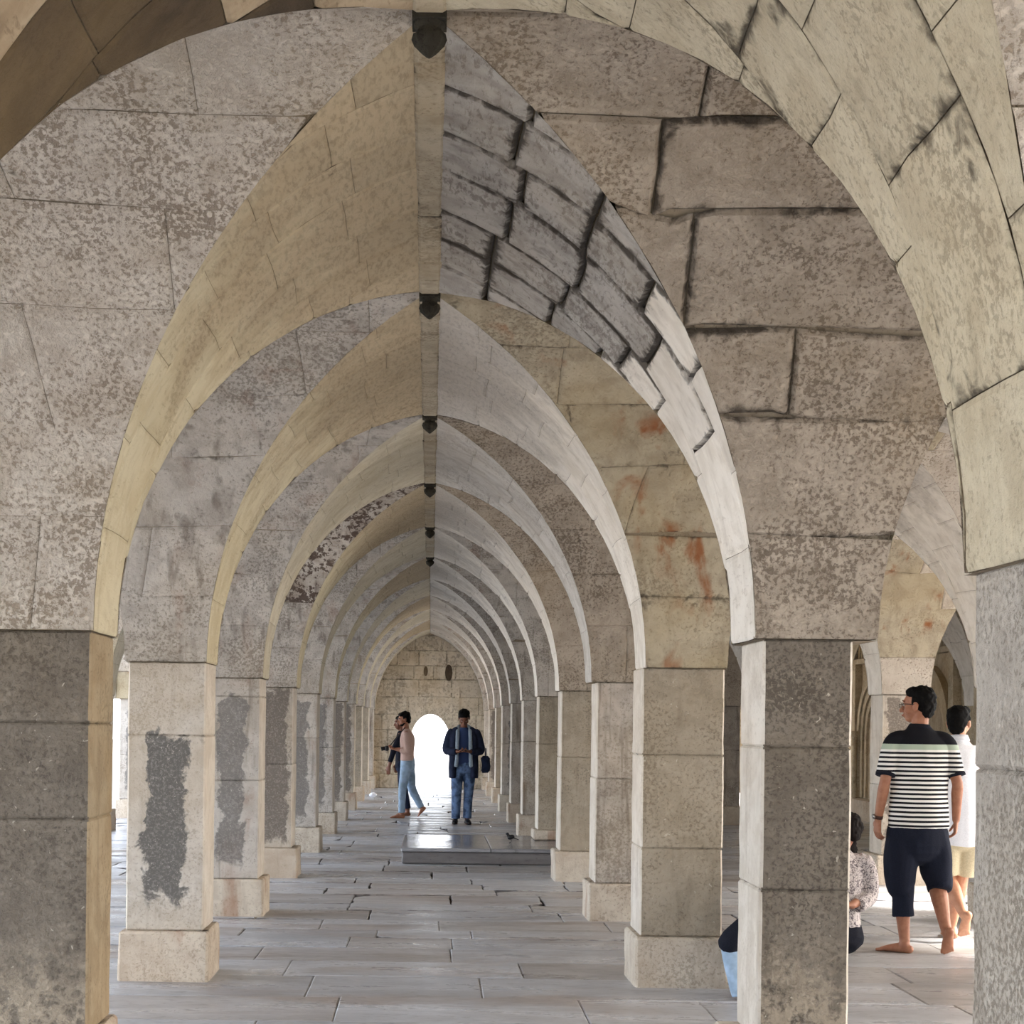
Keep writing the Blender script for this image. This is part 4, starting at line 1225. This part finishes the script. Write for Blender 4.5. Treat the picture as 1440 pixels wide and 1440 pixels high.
fuse('jeans', tr, .009, M['jeans_light'], o, 2, cloth_folds(14, .005))
fuse('hair', hair_prims(W, R, 1.0, 1.05), .008, M['hair'], o, 2, hair_noise(9, .005))
fuse('beard', [ell(W(0, .045, -.075), (.045, .045, .030), R), ell(W(0, .02, -.06), (.058, .05, .025), R)], .007, M['hair'], o, 1)
cm = empty('camera_held', (p4[0]-.31, p4[1], 1.07)); cm.name = 'handheld_camera'; prop(cm, 'black camera held at chest height by the man in the tan shirt', 'camera')
V, Fc, D = rough_block(-.03, .03, -.065, .065, 0, .085, 5, .001, .01, 3); mk('camera_body', V, Fc, M['black'], cm)
V, Fc = tube([(-.03, 0, .04), (-.065, 0, .035), (-.09, 0, .03)], [.032, .030, .034], n=14, caps='ff', sub=1); mk('lens', V, Fc, M['black'], cm, smooth=True)
V, Fc = tube([(-.27, -.06, 1.14), (-.17, -.09, 1.27), (-.03, -.07, 1.44), (-.03, .07, 1.44), (-.17, .09, 1.27), (-.27, .06, 1.14)], [.008]*6, n=6); mk('camera_strap', V, Fc, M['black'], o, smooth=True)

p5 = (-.47, 25.75, 0)
J = dict(neck=(0, 0, 1.38), chest=(0, 0, 1.20), pelvis=(.02, 0, .88), xdir=(0, 1, 0),
         shL=(-.02, -.16, 1.32), elL=(-.13, -.20, 1.05), wrL=(-.19, -.20, .82), handL=((-.15, 0, -1), (.4, 1, 0), (-1, 0, 0), 1.0, .5),
         shR=(0, .16, 1.32), elR=(.03, .2, 1.05), wrR=(-.08, .2, .84), handR=((-.1, 0, -1), (.4, -1, 0), (-1, 0, 0), 1.0, .5),
         hipL=(.02, -.085, .84), knL=(.05, -.085, .46), anL=(.12, -.085, .08), footL=((.16, -.085, 0), (-.06, -.09, 0), (0, 0, 1)),
         hipR=(.03, .085, .84), knR=(.02, .085, .46), anR=(.10, .085, .08), footR=((.15, .085, 0), (-.08, .085, .0), (0, 0, 1)))
o, W, R = person(p5, 'person in dark clothes mostly hidden behind the man in the tan shirt', J, (-.02, 0, 1.52), (-.95, -.3, -.1), .98, 'skin_brown', .009)
sh = [tube([(.02, 0, .78), (.02, 0, 1.0), (.015, 0, 1.2), (.01, 0, 1.27), (0, 0, 1.34), (-.0, 0, 1.39)], [(.16, .12), (.15, .115), (.155, .12), (.16, .11), (.11, .08), (.06, .055)], xdir=(0, 1, 0), n=20, caps='ff'),
      tube([(0, -.11, 1.30), (-.02, -.16, 1.30), (-.08, -.18, 1.17), (-.13, -.20, 1.05), (-.18, -.20, .88)], [.058, .056, .052, .048, .042], caps='rf'),
      tube([(0, .11, 1.30), (0, .16, 1.30), (.02, .18, 1.17), (.03, .20, 1.05), (-.06, .20, .88)], [.058, .056, .052, .048, .042], caps='rf')]
fuse('shirt', sh, .010, M['dark_cloth'], o, 2, cloth_folds(51, .005))
tr = [tube([(.02, 0, .92), (.025, 0, .80)], [(.15, .11), (.155, .12)], xdir=(0, 1, 0), n=18, sub=1),
      tube([(.02, -.085, .84), (.04, -.085, .64), (.05, -.085, .46), (.09, -.085, .27), (.12, -.085, .12)], [.095, .08, .066, .056, .052], caps='rf'),
      tube([(.03, .085, .84), (.02, .085, .64), (.02, .085, .46), (.06, .085, .27), (.10, .085, .12)], [.095, .08, .066, .056, .052], caps='rf')]
fuse('trousers', tr, .010, M['denim_dark'], o, 2)
fuse('hair', hair_prims(W, R, .98, 1.0), .009, M['hair'], o, 2, hair_noise(12, .004))

# ------------------------------------------------------------------ two people sitting on the floor behind the slim pillar
p6 = (2.70, 10.35, 0)      # patterned top, long dark hair, seen at the pillar's right edge
J = dict(neck=(.02, .0, .70), chest=(.02, 0, .52), pelvis=(0, .02, .16),
         shL=(-.14, 0, .63), elL=(-.2, -.1, .40), wrL=(-.25, -.25, .38), handL=((-.6, -.3, -.2), (0, 0, -1), (1, 0, 0)),
         shR=(.17, .0, .64), elR=(.20, -.02, .40), wrR=(.05, -.18, .36), handR=((-.9, -.3, .1), (0, 0, -1), (-1, 0, 0)),
         hipL=(-.07, -.06, .13), knL=(-.38, -.14, .36), anL=(-.52, -.1, .07), footL=((-.48, -.1, 0), (-.70, -.12, 0), (0, 0, 1)),
         hipR=(-.02, .10, .13), knR=(-.34, .12, .38), anR=(-.50, .1, .07), footR=((-.46, .1, 0), (-.68, .1, 0), (0, 0, 1)))
o, W, R = person(p6, 'seated person with long dark hair in a grey patterned top', J, (.05, -.01, .83), (-.75, .6, -.15), .96, 'skin_tan', .008)
sh = [tube([(0, .02, .16), (0, .01, .35), (.02, 0, .50), (.02, 0, .60), (.02, 0, .67), (.02, 0, .71)], [(.17, .13), (.155, .12), (.16, .12), (.155, .10), (.10, .08), (.06, .055)], n=22, caps='rf'),
      tube([(.12, 0, .62), (.17, 0, .63), (.205, -.01, .53), (.205, -.02, .40), (.10, -.14, .36)], [.062, .062, .060, .056, .048], caps='rf'),
      tube([(-.10, 0, .62), (-.14, 0, .62), (-.18, -.05, .51), (-.20, -.10, .40), (-.235, -.2, .38)], [.062, .062, .060, .056, .048], caps='rf')]
fuse('patterned_top', sh, .009, M['print'], o, 2, cloth_folds(61, .006))
fuse('trousers', [tube([(0, .02, .18), (0, -.02, .13)], [(.175, .13), (.18, .12)], sub=1),
     tube([(-.07, -.06, .14), (-.22, -.10, .27), (-.38, -.14, .36), (-.45, -.12, .22), (-.52, -.1, .12)], [.09, .085, .07, .06, .055], caps='rf'),
     tube([(-.02, .10, .14), (-.18, .11, .28), (-.34, .12, .38), (-.42, .11, .22), (-.50, .1, .12)], [.09, .085, .07, .06, .055], caps='rf')], .009, M['dark_cloth'], o, 2)
fuse('hair', hair_prims(W, R, .96, 1.05)+[tube([W(0, -.06, .03), (.075, .075, .78), (.10, .09, .66), (.10, .09, .56)], [(.075, .05), (.075, .05), (.06, .04), (.035, .025)])], .008, M['hair_brown'], o, 2, hair_noise(15, .005))
p7 = (2.00, 8.76, 0)      # black top and pale jeans, only an elbow and shin show at the pillar's left edge
J = dict(neck=(0, 0, .70), chest=(0, 0, .53), pelvis=(.02, 0, .16), xdir=(0, 1, 0),
         shL=(-.03, -.17, .62), elL=(-.30, -.10, .33), wrL=(-.16, -.02, .42), handL=((.3, .5, .3), (0, 0, -1), (0, 0, 1)),
         shR=(-.02, .17, .62), elR=(-.18, .2, .42), wrR=(-.30, .06, .40), handR=((-.1, -.9, -.1), (0, 0, -1), (-1, 0, 0)),
         hipL=(-.0, -.09, .13), knL=(-.27, -.08, .44), anL=(-.32, -.06, .07), footL=((-.28, -.06, 0), (-.42, -.10, 0), (0, 0, 1)),
         hipR=(-.0, .09, .13), knR=(-.24, .08, .44), anR=(-.26, .10, .07), footR=((-.21, .10, 0), (-.40, .12, 0), (0, 0, 1)))
J['elL'] = (-.36, -.14, .30); J['anL'] = (-.20, -.12, .07); J['footL'] = ((-.23, -.15, 0), (-.22, .08, 0), (0, 0, 1)); J['anL'] = (-.23, -.12, .07); J['knR'] = (-.16, .08, .40); J['anR'] = (-.14, .16, .07); J['footR'] = ((-.10, .15, 0), (-.14, .36, 0), (0, 0, 1)); J['wrL'] = (-.12, -.02, .40); J['elR'] = (-.08, .2, .42); J['wrR'] = (-.14, .06, .42); J['knL'] = (-.30, -.10, .32)
o, W, R = person(p7, 'seated person in black top and pale jeans, mostly hidden behind the slim pillar', J, (-.04, 0, .84), (-.8, -.4, -.3), .98, 'skin_tan', .009)
sh = [tube([(.02, 0, .16), (.0, 0, .35), (0, 0, .52), (0, 0, .61), (0, 0, .68), (0, 0, .72)], [(.165, .13), (.155, .12), (.16, .12), (.16, .10), (.10, .08), (.06, .055)], xdir=(0, 1, 0), n=22, caps='rf'),
      tube([(-.0, -.12, .61), (-.04, -.17, .61), (-.20, -.16, .46), (-.345, -.14, .315), (-.20, -.08, .37)], [.06, .06, .060, .060, .048], caps='rr'),
      tube([(-.0, .12, .61), (-.03, .17, .61), (-.05, .20, .50), (-.08, .20, .42), (-.12, .12, .42)], [.06, .06, .056, .054, .046], caps='rf')]
fuse('top', sh, .009, M['dark_cloth'], o, 2, cloth_folds(71, .004))
fuse('jeans', [tube([(.02, 0, .18), (.0, 0, .13)], [(.175, .13), (.18, .12)], xdir=(0, 1, 0), sub=1),
     tube([(-.0, -.09, .14), (-.16, -.10, .25), (-.30, -.10, .31), (-.315, -.11, .24), (-.265, -.12, .03)], [.09, .085, .066, .058, .056], caps='rf'),
     tube([(-.0, .09, .14), (-.10, .09, .28), (-.16, .08, .40), (-.15, .12, .24), (-.14, .16, .08)], [.09, .085, .066, .058, .054], caps='rf')], .009, M['jeans_light'], o, 2)
fuse('hair', hair_prims(W, R, .98, 1.0), .009, M['hair'], o, 2, hair_noise(16, .004))

# ------------------------------------------------------------------ small bird on the platform
bd = empty('bird', (.93, 17.75, .174)); prop(bd, 'small dark bird standing on the low platform', 'bird')
fuse('body', [ell((0, 0, .062), (.042, .028, .028), Matrix.Rotation(-.35, 3, 'Y')), ell((-.040, 0, .098), (.018, .016, .017)), tube([(-.03, 0, .08), (-.036, 0, .095)], [.018, .014], sub=1),
              tube([(.03, 0, .052), (.085, 0, .036)], [(.016, .006), (.012, .004)], xdir=(0, 1, 0), sub=1), tube([(-.055, 0, .098), (-.072, 0, .094)], [.005, .0015], sub=1)], .0035, M['black'], bd, 1)
for s in (-1, 1):
    V, Fc = tube([(0, s*.012, .045), (.004, s*.014, .02), (0, s*.014, .003), (-.018, s*.014, .002)], [.003]*4, n=6); mk('leg', V, Fc, M['black'], bd, smooth=True)

# small white lump by the far left pillars
sp_ = empty('white_lump', (-1.15, 32.0, .002)); prop(sp_, 'small white lump on the floor near the far left pillars', 'litter')
fuse('lump', [ell((0, 0, .05), (.08, .06, .05))], .012, M['white_cloth'], sp_, 1, lambda co: .012*vnoise(co, 30, 4))

# ------------------------------------------------------------------ portals help the sampler find the openings; they give no light of their own
def portal(name, loc, rot, sx, sy):
    l = bpy.data.lights.new(name, 'AREA'); l.shape = 'RECTANGLE'; l.size = sx; l.size_y = sy; l.energy = 1
    l.cycles.is_portal = True
    o = bpy.data.objects.new(name, l); C.objects.link(o); o.location = loc; o.rotation_euler = rot
ym = (YR(J0)+YR(J1))/2
portal('portal_courtyard', (xL-.25, ym, 1.8), (0, PI/2*-1, 0), 3.9, YR(J1)-YR(J0))
portal('portal_right', (WR+.85, (YR(-2)+YR(4))/2, 1.8), (0, PI/2, 0), 3.8, YR(4)-YR(-2))
portal('portal_front', (1.5, YR(J0)-.6, 1.8), (-PI/2*-1, 0, 0), 12.6, 3.9)
portal('portal_door', (0, yb+.8, .85), (-PI/2, 0, 0), 1.0, 1.8)
